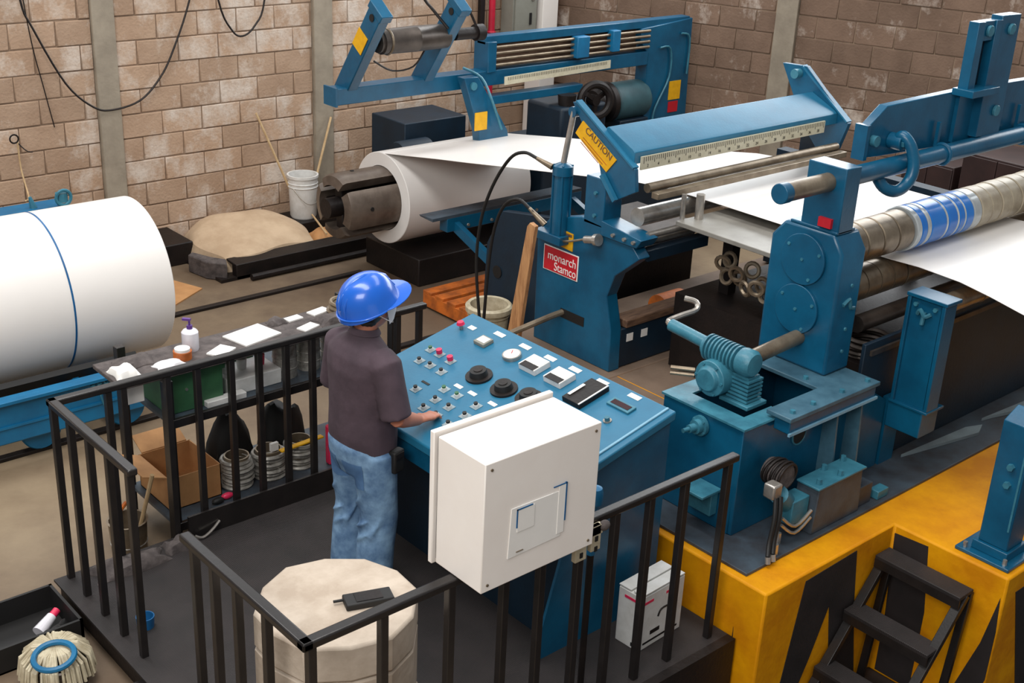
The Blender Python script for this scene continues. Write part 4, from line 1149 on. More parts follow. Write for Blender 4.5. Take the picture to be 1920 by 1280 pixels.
# ---------------------------------------------------------------- rolls
t = thing('upper_roll', 'thick upper roll with steel, blue and cream sleeves', 'roll', (6.9, 3.74, 1.48))
zc, yc = 1.612, 3.74
MB().cyl((5.65, yc, zc), (8.3, yc, zc), 0.10, n=32).build('roll_core', 'dull_steel', t)
def sleeve(x0, x1, r, m_, name='sleeve', lab=None):
    o = MB().lathe([(0.098, 0), (r - 0.006, 0), (r, 0.006), (r, x1 - x0 - 0.006), (r - 0.006, x1 - x0), (0.098, x1 - x0)], (x0, yc, zc), (1, 0, 0), 40, closed=True).build(name, m_, t)
    if lab:
        o['label'] = lab
for x in (5.72, 5.87, 6.02, 6.17):
    sleeve(x, x + 0.142, 0.118, 'dull_steel', 'steel_sleeve')
sleeve(6.325, 6.37, 0.132, 'ring_clear', 'spacer_ring')
for x0, x1 in ((6.375, 6.43), (6.475, 6.63), (6.655, 6.75), (6.775, 6.83), (6.85, 6.93)):
    sleeve(x0, x1, 0.13, 'poly_blue', 'blue_sleeve')
for x0, x1 in ((6.435, 6.47), (6.635, 6.65), (6.755, 6.77), (6.835, 6.845), (6.935, 7.02)):
    sleeve(x0, x1, 0.131, 'ring_clear', 'spacer_ring')
for i in range(9):
    sleeve(7.03 + i * 0.12, 7.03 + i * 0.12 + 0.113, 0.13 - 0.003 * (i % 2), 'roll_cream', 'cream_sleeve')
t = thing('lower_roll', 'slimmer grey lower roll under the strip', 'roll', (6.9, 3.74, 1.26))
zc = 1.355
MB().cyl((5.65, yc, zc), (8.3, yc, zc), 0.085, n=32).build('roll_core', 'dark_steel', t)
for x in [5.70 + 0.13 * i for i in range(5)] + [6.36 + 0.3 * i for i in range(6)]:
    w = 0.12 if x < 6.3 else 0.28
    MB().ring((x, yc, zc), (x + w, yc, zc), 0.1, 0.084, 32).build('steel_sleeve', 'dull_steel', t)

# ---------------------------------------------------------------- lift arm with shackle above the rolls
t = thing('roll_lift_arm', 'blue lifting arm of plate and pipe with a big shackle above the rolls', 'lift arm', (6.6, 3.7, 1.98))
MB().cyl((5.60, 3.665, 2.045), (8.6, 3.665, 2.045), 0.052, n=28).build('pipe', 'blue', t)
for x in (6.52, 7.42):
    MB().torus((x, 3.665, 2.045), (1, 0, 0), 0.056, 0.012, 24, 8).build('pipe_clamp', 'blue', t)
    MB().box(x - 0.012, x + 0.012, 3.70, 3.72, 2.08, 2.22).build('clamp_rod', 'blue', t)
MB().cyl((5.10, 3.665, 2.045), (5.445, 3.665, 2.045), 0.05, n=26).build('stub_pipe', 'dull_steel', t)
MB().cyl((5.04, 3.665, 2.045), (5.10, 3.665, 2.045), 0.053, n=26).build('stub_cap', 'blue', t, bevel=0.004)
PL = [(5.85, 2.10), (5.85, 2.27), (6.0, 2.365), (6.78, 2.375), (8.6, 2.34), (8.6, 2.02), (7.4, 2.03), (5.98, 2.09)]
MB().prism(PL, 'y', 3.735, 3.79).build('side_plate', 'blue', t, bevel=0.004)
MB().box(5.82, 5.85, 3.72, 3.80, 2.09, 2.28).build('nose_block', 'blue', t)
MB().cyl((5.9, 3.70, 2.19), (5.9, 3.735, 2.19), 0.03, n=14).build('pivot_pin', 'teal', t)
sx, sz = 6.08, 2.17
S = MB().tube([(sx - 0.0, 3.70, sz), (sx, 3.66, sz + 0.035), (sx + 0.015, 3.61, sz - 0.02), (sx + 0.02, 3.58, sz - 0.12), (sx - 0.01, 3.58, sz - 0.2), (sx - 0.08, 3.6, sz - 0.245), (sx - 0.15, 3.64, sz - 0.22), (sx - 0.17, 3.7, sz - 0.14)], 0.033, 12, 5).build('shackle', 'blue', t)
MB().cyl((sx, 3.65, sz), (sx, 3.735, sz), 0.045, n=18).build('shackle_eye', 'blue', S, bevel=0.004)
MB().cyl((sx, 3.635, sz), (sx, 3.65, sz), 0.026, n=6).build('shackle_nut', 'teal', S)
MB().box(6.66, 6.73, 3.655, 3.72, 2.38, 2.77).build('channel_flange', 'blue', t, bevel=0.003)
MB().box(6.85, 6.915, 3.655, 3.72, 2.1, 2.77).build('channel_flange', 'blue', t, bevel=0.003)
MB().box(6.73, 6.85, 3.665, 3.72, 2.66, 2.77).build('channel_head', 'blue', t, bevel=0.003)
MB().box(6.73, 6.85, 3.71, 3.72, 2.40, 2.66).build('channel_web', 'navy', t)
MB().box(6.916, 7.12, 3.66, 3.734, 2.03, 2.79).build('upright_plate', 'blue', t, bevel=0.004)
MB().box(6.63, 6.916, 3.60, 3.734, 2.36, 2.40).build('cross_plate', 'blue', t, bevel=0.003)
MB().box(6.69, 6.87, 3.71, 3.734, 2.08, 2.36).build('lower_web', 'blue', t)
for (x, y, z) in ((6.79, 3.665, 2.715), (7.02, 3.66, 2.71), (7.02, 3.66, 2.24)):
    MB().cyl((x, y, z), (x, y - 0.02, z), 0.032, n=18).build('pin_head', 'teal', t, bevel=0.004)

# ---------------------------------------------------------------- the strip
prof = [(8.62, 0.979), (8.3, 1.03), (7.9, 1.095), (7.49, 1.157), (7.0, 1.235), (6.55, 1.305), (6.1, 1.375), (5.76, 1.432), (5.4, 1.462), (5.0, 1.468), (4.4, 1.468), (3.95, 1.468), (3.74, 1.469), (3.5, 1.478), (3.24, 1.468), (3.05, 1.44), (2.85, 1.402), (2.6, 1.34), (2.3, 1.24), (2.0, 1.10), (1.7, 0.92)]
MB().sheet([[(6.2 + 1.38 * i / 8, y, z) for i in range(9)] for (y, z) in prof], 0.003).build('metal_strip', 'white', label='wide white steel strip running from the uncoiler through the rolls', cat='strip', angle=60)

# ---------------------------------------------------------------- feed table under the strip
t = thing('feed_table', 'flat black feed table under the strip before the rolls', 'table', (6.6, 4.6, B0))
MB().box(5.86, 7.7, 4.24, 5.02, 1.37, 1.40).build('table_top', 'table_grey', t, bevel=0.004)
MB().box(5.86, 7.7, 4.24, 4.27, 1.30, 1.37).build('apron', 'grease', t)
for (x, y) in ((6.3, 4.35), (7.6, 4.35), (6.3, 4.9), (7.6, 4.9)):
    MB().box(x - 0.04, x + 0.04, y - 0.04, y + 0.04, 0.862, 1.37).build('leg', 'grease', t)
for (x, y) in ((6.02, 5.0), (5.93, 5.06)):
    MB().cyl((x, y - 0.03, 1.40), (x, y - 0.03, 1.56), 0.028 if x > 6 else 0.016, n=16).build('guide_roller', 'steel', t)
b = MB()
rr = random.Random(4)
for i in range(10):
    b.torus((6.0 + rr.uniform(0, .18), 4.4 + 0.05 * i, 1.1 + rr.uniform(-.06, .06)), (1, rr.uniform(-.5, .5), rr.uniform(-.3, .3)), 0.045, 0.014, 14, 6)
b.build('chain_bundle', 'dull_steel', label='brown heap of chain links under the feed table', cat='chain')

# ================================================================ ENTRY GUIDE FRAME (RED SIGN)
t = thing('entry_guide_frame', 'blue entry guide frame carrying the red maker sign', 'machine frame', (5.7, 5.6, TB))
FX = 5.62
MB().prism([(6.02, TB), (6.03, 1.10), (5.92, 1.22), (5.62, 1.31), (5.20, 1.285), (5.08, 1.17), (5.28, 1.0), (5.34, 0.84), (5.28, 0.62), (5.27, TB)], 'x', FX, FX + 0.10).build('end_plate', 'blue', t, bevel=0.006)
MB().box(FX - 0.003, FX + 0.001, 5.53, 5.76, 0.56, 0.625).build('slot_opening', 'rubber', t)
MB().tube([(FX + 0.02, 5.74, 0.60), (FX - 0.10, 5.76, 0.58), (FX - 0.42, 5.80, 0.52)], 0.022, 10).build('lever_tube', 'dull_steel', t)
# maker sign
sg = MB().prism([(5.955, 0.855), (5.955, 1.035), (5.615, 1.035), (5.615, 0.855)], 'x', FX - 0.006, FX).build('sign_plate', 'paper', t, bevel=0.003)
MB().prism([(5.946, 0.863), (5.946, 1.027), (5.624, 1.027), (5.624, 0.863)], 'x', FX - 0.008, FX - 0.005).build('sign_field', 'red', sg)
text('sign_lettering', 'monarch', 0.085, (FX - 0.0095, 5.77, 0.968), (0, -1, 0), (0, 0, 1), 'paper', sg, 0.001, sx=0.92)
text('sign_lettering', 'Stamco', 0.085, (FX - 0.0095, 5.735, 0.9), (0, -1, 0), (0, 0, 1), 'paper', sg, 0.001, sx=0.85)
ys = MB().prism([(5.83, 1.06), (5.83, 1.18), (5.68, 1.17), (5.68, 1.05)], 'x', FX - 0.006, FX).build('warning_sign', 'sign_yellow', t)
MB().box(FX - 0.008, FX - 0.005, 5.69, 5.82, 1.145, 1.163).build('sign_header', 'old_wood', ys)
MB().tube([(FX - 0.02, 5.90, 1.075), (FX - 0.04, 5.8, 1.10), (FX - 0.06, 5.66, 1.14), (FX - 0.05, 5.5, 1.2)], 0.008, 6).build('adjust_rod', 'dull_steel', t)
MB().cyl((FX - 0.02, 5.90, 1.075), (FX - 0.02, 5.83, 1.095), 0.012, n=8).build('rod_tip', 'steel', t)
MB().cyl((FX - 0.05, 5.52, 1.19), (FX - 0.05, 5.42, 1.215), 0.026, n=14).cyl((FX - 0.05, 5.43, 1.213), (FX - 0.05, 5.40, 1.22), 0.04, n=14).build('adjuster_nut', 'steel', t)
# base beam with timber
MB().box(FX + 0.10, 6.75, 5.28, 5.42, TB + 0.005, 0.60).build('base_beam', 'navy', t, bevel=0.005)
for x in (5.78, 5.92):
    MB().box(x, x + 0.06, 5.277, 5.281, 0.50, 0.555).build('white_tag', 'paper', t)
# upright and swing arm
MB().box(FX + 0.0, FX + 0.16, 5.42, 5.60, 1.28, 1.60).build('upright', 'blue', t, bevel=0.006)
MB().prism([(5.42, 1.24), (5.10, 1.24), (5.06, 1.30), (5.42, 1.34)], 'x', FX - 0.02, FX + 0.14).build('bearing_bracket', 'blue', t, bevel=0.005)
for y in (5.12, 5.2, 5.3):
    bolt(t, (FX - 0.02, y, 1.275), (-1, 0, 0), 0.014, 0.018, 'steel')
for (y, z) in ((5.5, 1.35), (5.5, 1.5)):
    bolt(t, (FX, y, z), (-1, 0, 0), 0.014, 0.014)
ARM = MB().prism([(5.79, 2.03), (5.73, 2.04), (5.20, 1.72), (5.18, 1.58), (5.32, 1.50), (5.48, 1.58), (5.52, 1.70)], 'x', FX + 0.02, FX + 0.05).build('swing_arm', 'blue', t, bevel=0.003)
MB().bar((FX + 0.035, 5.75, 2.045), (FX + 0.035, 5.21, 1.728), 0.05, 0.012, (0, 0.5, 0.85)).build('arm_flange', 'lit_blue', ARM)
MB().bar((FX - 0.0, 5.46, 1.63), (FX - 0.0, 5.33, 1.49), 0.03, 0.03, (0, 0.7, 0.7)).build('arm_stop', 'lit_blue', ARM)
sc = MB().prism([(5.68, 1.93), (5.36, 1.745), (5.44, 1.65), (5.74, 1.84)], 'x', FX + 0.012, FX + 0.02).build('warning_sign', 'sign_yellow', ARM)
sr = Vector((0, 5.36 - 5.68, 1.745 - 1.93)).normalized()
su = Vector((-1, 0, 0)).cross(sr)
text('sign_lettering', 'CAUTION', 0.062, Vector((FX + 0.010, 5.528, 1.805)) + su * 0.012, sr, su, 'old_wood', sc, 0.001)
for k in range(3):
    c = Vector((FX + 0.0108, 5.53, 1.80)) - su * (0.045 + 0.02 * k)
    MB().bar(c - sr * 0.13, c + sr * (0.13 - 0.03 * k), 0.002, 0.004, su).build('sign_line', 'orange', sc)
# beam with scale
MB().prism([(5.24, 1.74), (5.24, 1.815), (5.26, 1.832), (5.48, 1.93), (5.5, 1.92), (5.5, 1.74)], 'x', FX + 0.05, 7.78).build('cross_beam', 'lit_blue', t, bevel=0.004)
RU = MB().prism([(5.225, 1.785), (5.236, 1.785), (5.236, 1.70), (5.225, 1.70)], 'x', FX + 0.10, 7.62).build('scale_strip', 'cream_scale', t)
b = MB()
for i in range(96):
    x = FX + 0.12 + i * 0.0196
    b.box(x, x + 0.004, 5.2238, 5.2255, 1.752 if i % 5 else 1.738, 1.78)
b.build('scale_ticks', 'grease', RU, kind='stuff')
for i in range(19):
    text('scale_number', str(i * 2 + 2), 0.028, (FX + 0.16 + i * 0.098, 5.2238, 1.722), (1, 0, 0), (0, 0, 1), 'grease', RU, 0.0004)
MB().prism([(5.78, 2.09), (5.56, 2.10), (5.14, 1.76), (5.2, 1.56), (5.36, 1.5), (5.52, 1.66)], 'x', 7.78, 7.82).build('far_arm', 'blue', t, bevel=0.003)
MB().bar((7.8, 5.60, 2.10), (7.8, 5.15, 1.77), 0.06, 0.012, (0, 0.5, 0.85)).build('arm_flange', 'lit_blue', t)
MB().cyl((7.72, 5.62, 2.04), (7.86, 5.62, 2.04), 0.035, n=14).build('far_pin', 'teal', t)
MB().box(7.8, 7.95, 5.35, 5.55, TB, 1.7).build('far_upright', 'navy', t, bevel=0.006)
MB().cyl((FX + 0.1, 5.16, 1.60), (7.7, 5.16, 1.60), 0.03, n=16).build('hold_down_bar', 'dull_steel', t)
MB().box(FX + 0.1, 7.7, 5.06, 5.12, 1.545, 1.585).build('wiper_bar', 'dull_steel', t, bevel=0.004)
MB().cyl((FX + 0.1, 5.22, 1.395), (7.7, 5.22, 1.395), 0.06, n=24).build('feed_roller', 'steel', t)
MB().cyl((FX + 0.1, 5.12, 1.30), (6.3, 5.12, 1.30), 0.022, n=14).build('tie_rod', 'steel', t)
MB().cyl((FX + 0.1, 5.18, 1.23), (6.35, 5.18, 1.23), 0.022, n=14).build('tie_rod', 'steel', t)
MB().box(FX + 0.1, 6.3, 5.10, 5.18, 1.13, 1.2).build('lower_crossbar', 'navy', t)
# hydraulic cylinder
HC = MB().lathe([(0, 0), (0.055, 0), (0.055, 0.40), (0.07, 0.40), (0.07, 0.46), (0.05, 0.47), (0.03, 0.48), (0, 0.48)], (FX - 0.02, 5.80, 1.15), (0.02, 0.02, 1), 22).build('hydraulic_cylinder', 'blue', t)
for a in range(4):
    o = 0.06
    MB().cyl((FX - 0.02 + o * math.cos(a * PI / 2 + .8), 5.80 + o * math.sin(a * PI / 2 + .8), 1.15), (FX - 0.01 + o * math.cos(a * PI / 2 + .8), 5.81 + o * math.sin(a * PI / 2 + .8), 1.62), 0.009, n=8).build('tie_bolt', 'blue', HC)
MB().cyl((FX - 0.01, 5.81, 1.62), (FX + 0.02, 5.77, 1.98), 0.02, n=14).build('piston_rod', 'steel', HC)
MB().cyl((FX + 0.0, 5.77, 1.97), (FX + 0.06, 5.77, 1.97), 0.035, n=14).build('rod_clevis', 'blue', HC)
MB().box(FX - 0.09, FX + 0.05, 5.72, 5.98, 1.09, 1.15).build('cylinder_foot', 'blue', HC, bevel=0.004)
for (p, nm) in (([(FX - 0.07, 5.85, 1.60), (FX - 0.10, 5.97, 1.635), (FX - 0.10, 6.10, 1.645), (FX - 0.10, 6.24, 1.57), (FX - 0.09, 6.42, 1.33), (FX - 0.1, 6.52, 1.05), (FX - 0.1, 6.55, 0.7), (FX - 0.08, 6.5, 0.2)], 'a'),
                ([(FX - 0.06, 5.9, 1.19), (FX - 0.1, 6.02, 1.28), (FX - 0.1, 6.15, 1.31), (FX - 0.1, 6.30, 1.2), (FX - 0.1, 6.40, 0.9), (FX - 0.1, 6.45, 0.3)], 'b')):
    MB().tube(p, 0.0115, 8, 5).build('hydraulic_hose', 'rubber', HC)
    MB().cyl(Vector(p[0]), Vector(p[1]), 0.022, 0.013, 12).build('hose_fitting', 'dull_steel', HC)

MB().box(5.76, 6.7, 5.27, 5.40, 0.602, 0.66).build('timber_beam', 'old_wood', bevel=0.008, label='old brown timber lying on the base beam of the entry frame', cat='timber')
MB().prism([(5.985, -0.148), (6.125, -0.148), (5.875, 1.22), (5.85, 1.25), (5.80, 1.235)], 'x', 5.375, 5.41).build('leaning_plank', 'wood', bevel=0.004, label='tall splintered pale plank leaning beside the blue entry frame', cat='plank')
t = thing('utility_bucket', 'cream plastic bucket with an open top behind the console', 'bucket', (5.87, 6.8, FZ))
MB().lathe([(0, 0), (0.135, 0), (0.155, 0.36), (0.18, 0.362), (0.182, 0.40), (0.168, 0.415), (0.145, 0.41), (0.13, 0.02), (0, 0.02)], (5.87, 6.8, FZ), n=32).build('pail', 'cream', t)
MB().torus((5.87, 6.8, FZ + 0.33), (0, 0, 1), 0.156, 0.008, 32, 6).build('rib', 'cream', t)
MB().cyl((5.87, 6.8, FZ + 0.28), (5.87, 6.8, FZ + 0.285), 0.14, n=28).build('contents', 'old_wood', t)

# orange pallet on the floor under the entry table
t = thing('wooden_pallet', 'orange wooden pallet on the floor by the cream bucket', 'pallet', (6.5, 7.4, FZ))
for i in range(6):
    MB().box(6.05, 7.35, 6.95 + i * 0.16, 6.95 + i * 0.16 + 0.11, -0.02, 0.005).build('deck_board', 'orange', t, bevel=0.003)
for x in (6.05, 6.65, 7.25):
    MB().box(x, x + 0.1, 6.95, 7.86, FZ + 0.02, -0.02).build('stringer', 'orange', t, bevel=0.003)
MB().cyl((6.55, 5.7, 0.43), (6.80, 5.7, 0.43), 0.1, n=20).build('orange_drum', 'orange', label='small orange cylinder inside the entry frame', cat='cylinder')

# peeler table between the coil and the entry frame
t = thing('peeler_table', 'blue peeler table reaching under the strip towards the coil', 'table', (6.6, 7.2, FZ))
MB().prism([(7.80, 0.692), (7.62, 0.70), (7.62, 0.675), (7.78, 0.682)], 'x', 5.95, 7.6).build('blade', 'plate_grey', t)
MB().box(6.10, 7.6, 7.62, 7.72, 0.56, 0.675).build('blade_beam', 'blue', t, bevel=0.004)
for i in range(4):
    bolt(t, (6.3 + i * 0.25, 7.6, 0.60), (0, -1, 0), 0.014, 0.012, 'steel')
MB().prism([(7.15, 0.012), (7.12, 0.62), (6.95, 0.92), (6.35, 1.02), (6.25, 0.5), (6.25, 0.012)], 'x', 6.1, 6.16).build('side_cover', 'navy', t, bevel=0.006)
MB().box(6.16, 7.6, 6.3, 6.9, 0.012, 0.72).build('table_body', 'grease', t)
MB().box(6.16, 7.6, 6.25, 6.95, 0.72, 0.75).build('table_top', 'dark_steel', t)
for x in (6.2, 7.5):
    MB().bar((x, 7.1, 0.4), (x, 7.64, 0.60), 0.05, 0.08).build('support_arm', 'blue', t)
    MB().box(x - 0.04, x + 0.04, 6.3, 6.9, FZ, 0.012).build('foot', 'grease', t)
MB().cyl((6.098, 6.98, 0.42), (6.092, 6.98, 0.42), 0.05, n=18).build('round_opening', 'rubber', t)

# ================================================================ UNCOILER
t = thing('steel_coil', 'smaller white steel coil on the steel mandrel feeding the strip', 'coil', (6.9, 8.66, 0.17))
MB().lathe([(0.285, 0), (0.395, 0), (0.40, 0.004), (0.40, 1.376), (0.395, 1.38), (0.285, 1.38)], (6.2, 8.66, 0.575), (1, 0, 0), 72, closed=True).build('coil_body', 'white', t)
t = thing('uncoiler', 'uncoiler with segmented steel mandrel, dark drive and blue overhead boom', 'uncoiler', (8.6, 8.7, FZ))
MC = (0, 8.66, 0.575)
MB().cyl((5.62, MC[1], MC[2]), (8.0, MC[1], MC[2]), 0.085, n=24).build('spindle', 'grease', t)
for i in range(4):
    a0 = math.radians(50 + 90 * i)
    MB().lathe([(0.19, 0), (0.265, 0.02), (0.28, 0.05), (0.28, 1.9), (0.20, 1.9)], (5.68, MC[1], MC[2]), (1, 0, 0), 14, closed=True, start=(0, 1, 0), a0=a0, a1=a0 + math.radians(72)).build('mandrel_segment', 'mandrel', t)
    am = a0 + math.radians(36)
    dv = Vector((0, math.cos(am), math.sin(am)))
    MB().bar(Vector((5.80, MC[1], MC[2])) + dv * 0.05, Vector((5.80, MC[1], MC[2])) + dv * 0.2, 0.1, 0.1, (1, 0, 0)).build('spider_arm', 'grease', t, bevel=0.008)
    bolt(t, Vector((5.9, MC[1], MC[2])) + dv * 0.278, dv, 0.02, 0.008, 'rubber')
MB().box(6.3, 7.7, 8.25, 9.05, FZ, 0.1).build('outboard_base', 'grease', t, bevel=0.01)
MB().box(7.75, 9.75, 8.3, 9.2, FZ, 0.80).build('drive_housing', 'navy', t, bevel=0.01)
# motor, gearbox and handwheel on the housing
MB().lathe([(0, 0), (0.17, 0), (0.19, 0.02), (0.19, 0.42), (0.17, 0.46), (0, 0.46)], (8.98, 8.72, 1.09), (1, 0, 0), 28).build('drive_motor', 'dark_teal', t)
MB().box(9.0, 9.4, 8.55, 8.9, 0.80, 0.93).build('motor_foot', 'navy', t, bevel=0.006)
MB().lathe([(0, 0), (0.13, 0), (0.16, 0.03), (0.16, 0.12), (0.2, 0.14), (0.2, 0.2), (0, 0.2)], (8.76, 8.72, 1.1), (1, 0, 0), 28).build('coupling', 'grease', t)
MB().box(8.1, 8.7, 8.45, 8.95, 0.80, 1.18).build('reduction_box', 'navy', t, bevel=0.03)
HW = MB().torus((8.5, 8.42, 1.22), (-0.4, -1, 0.1), 0.15, 0.04, 28, 10).build('belt_wheel', 'grease', t)
MB().cyl((8.5, 8.40, 1.22), (8.5, 8.5, 1.22), 0.05, n=16).build('wheel_hub', 'grease', HW)
for i in range(3):
    a = i * 2 * PI / 3 + 0.5
    MB().bar((8.5, 8.42, 1.22), (8.5 + 0.14 * math.cos(a), 8.42, 1.22 + 0.14 * math.sin(a)), 0.04, 0.03, (0, 1, 0)).build('wheel_spoke', 'grease', HW)
MB().lathe([(0, 0), (0.08, 0), (0.09, 0.1), (0, 0.1)], (8.25, 8.55, 1.18), (0, 0, 1), 18).build('oil_filler', 'grease', t)
# overhead frame with traverse rods and hold-down boom
MB().box(5.72, 9.4, 8.62, 8.78, 1.44, 1.575).build('long_beam', 'blue', t, bevel=0.006)
MB().box(5.70, 5.72, 8.61, 8.79, 1.43, 1.585).build('beam_cap', 'blue', t)
for x in (5.87, 6.66):
    A = MB().bar((x, 8.76, 1.50), (x, 8.24, 2.23), 0.10, 0.17, (0, 0.8, 0.6)).build('swing_arm', 'blue', t, bevel=0.008)
    MB().bar((x, 8.25, 2.215), (x, 8.21, 2.27), 0.11, 0.2, (0, 0.8, 0.6)).build('arm_cap', 'blue', A, bevel=0.006)
    MB().cyl((x - 0.058, 8.27, 2.19), (x - 0.05, 8.27, 2.19), 0.03, n=12).build('pivot_hole', 'rubber', A)
yl = MB().obox((5.87 - 0.055, 8.43, 1.985), (0.006, 0.14, 0.17), Matrix.Rotation(math.radians(35), 3, 'X')).build('warning_sign', 'sign_yellow', t)
HR = MB().lathe([(0, 0), (0.03, 0), (0.03, 0.03), (0.085, 0.03), (0.085, 0.055), (0.1, 0.06), (0.105, 0.4), (0.106, 0.402), (0.106, 0.41), (0.105, 0.412), (0.1, 0.72), (0.06, 0.72), (0.03, 0.74), (0, 0.75)], (5.93, 8.40, 1.97), (1, 0, 0), 32).build('hold_down_roller', 'dark_steel', t)
MB().torus((6.05, 8.40, 1.97), (1, 0, 0), 0.1, 0.012, 28, 6).build('roller_hose_ring', 'dull_steel', HR)
MB().lathe([(0, 0), (0.05, 0), (0.05, 0.22), (0.07, 0.22), (0.07, 0.3), (0, 0.3)], (6.72, 8.36, 1.98), (1, 0, 0), 16).build('roller_motor', 'grease', t)
MB().tube([(6.6, 8.3, 2.05), (6.45, 8.3, 2.2), (6.35, 8.3, 2.32), (6.5, 8.3, 2.4), (6.62, 8.3, 2.3), (6.8, 8.3, 2.2), (6.9, 8.3, 2.05)], 0.012, 6).build('air_hose', 'grease', t)
MB().tube([(6.0, 8.5, 1.8), (6.2, 8.52, 1.7), (6.4, 8.5, 1.72), (6.5, 8.48, 1.85)], 0.008, 6).build('air_hose', 'grease', t)
MB().tube([(7.0, 8.58, 1.64), (7.15, 8.5, 1.55), (7.2, 8.4, 1.35), (7.3, 8.38, 1.1)], 0.012, 6).build('air_hose', 'teal', t)
# overhead box frame
MB().box(7.30, 10.0, 8.64, 8.76, 1.80, 1.875).build('top_rail', 'blue', t, bevel=0.006)
MB().box(7.30, 7.40, 8.60, 8.80, 1.56, 1.83).build('end_post', 'blue', t, bevel=0.006)
for i in range(4):
    MB().cyl((7.40, 8.62, 1.62 + i * 0.052), (9.40, 8.62, 1.62 + i * 0.052), 0.014, n=12).build('traverse_rod', 'dull_steel', t)
MB().box(7.40, 9.3, 8.70, 8.72, 1.58, 1.80).build('back_plate', 'old_wood', t)
MB().box(8.36, 8.52, 8.56, 8.66, 1.60, 1.80).build('traverse_block', 'car_blue', t, bevel=0.01)
MB().box(8.84, 8.94, 8.57, 8.66, 1.62, 1.82).build('stop_block', 'car_blue', t, bevel=0.006)
RS = MB().bar((7.46, 8.55, 1.485), (8.80, 8.55, 1.515), 0.008, 0.075).build('scale_strip', 'cream_scale', t)
b = MB()
for i in range(60):
    b.box(7.5 + i * 0.021, 7.504 + i * 0.021, 8.544, 8.546, 1.487 + i * 0.0005, 1.515 + i * 0.0005)
b.build('scale_ticks', 'grease', RS, kind='stuff')
MB().prism([(9.40, 0.80), (9.40, 1.55), (9.28, 1.68), (9.28, 1.80), (10.02, 1.86), (10.05, 0.80)], 'y', 8.62, 8.78).build('main_column', 'blue', t, bevel=0.008)
MB().tube([(9.55, 8.6, 1.6), (9.7, 8.6, 1.58), (9.72, 8.6, 1.3), (9.55, 8.6, 1.0), (9.52, 8.6, 0.85)], 0.01, 6).build('air_line', 'teal', t)
MB().tube([(9.85, 8.6, 1.72), (9.98, 8.6, 1.66), (9.98, 8.6, 1.3)], 0.01, 6).build('air_line', 'teal', t)
MB().box(9.75, 9.92, 8.612, 8.62, 1.05, 1.24).build('warning_sign', 'sign_yellow', t)
MB().box(9.76, 9.90, 8.612, 8.62, 0.92, 1.03).build('red_sign', 'red', t)
MB().box(7.3, 8.5, 8.60, 8.72, 1.27, 1.345).build('lower_beam', 'blue', t, bevel=0.005)
BR = MB().prism([(6.92, 1.575), (7.08, 1.575), (7.44, 1.06), (7.5, 0.80), (7.15, 0.80), (7.1, 1.1), (6.98, 1.42)], 'y', 8.46, 8.56).build('bracket_plate', 'blue', t, bevel=0.005)
MB().prism([(7.05, 1.10), (7.19, 1.10), (7.19, 1.26), (7.05, 1.26)], 'y', 8.452, 8.46).build('warning_sign', 'sign_yellow', BR)
MB().cyl((7.02, 8.46, 1.5), (7.02, 8.44, 1.5), 0.035, n=16).build('pivot_pin', 'teal', BR)
# hydraulic unit behind the coil
t = thing('hydraulic_unit', 'dark hydraulic unit against the wall behind the coil', 'hydraulic unit', (7.3, 9.8, FZ))
MB().box(7.1, 7.85, 9.55, 10.1, FZ, 0.93).build('tank', 'navy', t, bevel=0.01)
MB().lathe([(0, 0), (0.14, 0), (0.15, 0.02), (0.15, 0.35), (0, 0.37)], (6.92, 9.42, 0.66), (1, 0.0, 0), 22).build('pump_motor', 'navy', t)
# green jug and pale box by the red pipe
MB().lathe([(0, 0), (0.1, 0), (0.11, 0.2), (0.05, 0.26), (0.03, 0.28), (0, 0.28)], (8.55, 9.9, 0.42), n=18).build('green_jug', 'green', label='pale green plastic jug near the red pipe', cat='jug')
MB().box(8.3, 8.85, 9.7, 10.15, FZ, 0.42).build('wooden_crate', 'old_wood', bevel=0.01, label='dark wooden crate under the green jug by the wall', cat='crate')
# dark cabinets by the right wall
for (y0, y1, h, lab) in ((5.42, 5.92, 1.06, 'lower dark brown steel cabinet by the right wall'), (4.72, 5.36, 1.22, 'taller dark brown steel cabinet by the right wall')):
    t = thing('storage_cabinet', lab, 'cabinet', (10.2, (y0 + y1) / 2, FZ))
    MB().box(9.9, 10.5, y0, y1, FZ, h).build('cabinet_body', 'brown_dark', t, bevel=0.008)
    ym = (y0 + y1) / 2
    for (a, b_) in ((y0 + 0.01, ym - 0.004), (ym + 0.004, y1 - 0.01)):
        d = MB().box(9.885, 9.9, a, b_, FZ + 0.06, h - 0.02).build('door', 'brown_dark', t, bevel=0.003)
    MB().box(9.872, 9.885, ym + 0.02, ym + 0.035, 0.5, 0.62).build('handle', 'dull_steel', d)

# ================================================================ THE OPERATOR
P = thing('person', 'person in blue hard hat, dark shirt and jeans working the control desk', 'person', (0, 0, 0))

def ringloft(rings, n=24, power=2.4):
    """closed surface through horizontal rings (z, cx, cy, rx, ry)"""
    vs, fs = [], []
    for (z, cx, cy, rx, ry) in rings:
        for i in range(n):
            a = 2 * PI * i / n
            ca, sa = math.cos(a), math.sin(a)
            k = (abs(ca) ** power + abs(sa) ** power) ** (-1.0 / power)
            vs.append((cx + rx * ca * k, cy + ry * sa * k, z))
    for k in range(len(rings) - 1):
        for i in range(n):
            j = (i + 1) % n
            fs.append((k * n + i, k * n + j, (k + 1) * n + j, (k + 1) * n + i))
    fs.append(tuple(range(n))[::-1])
    fs.append(tuple(range((len(rings) - 1) * n, len(rings) * n)))
    return vs, fs

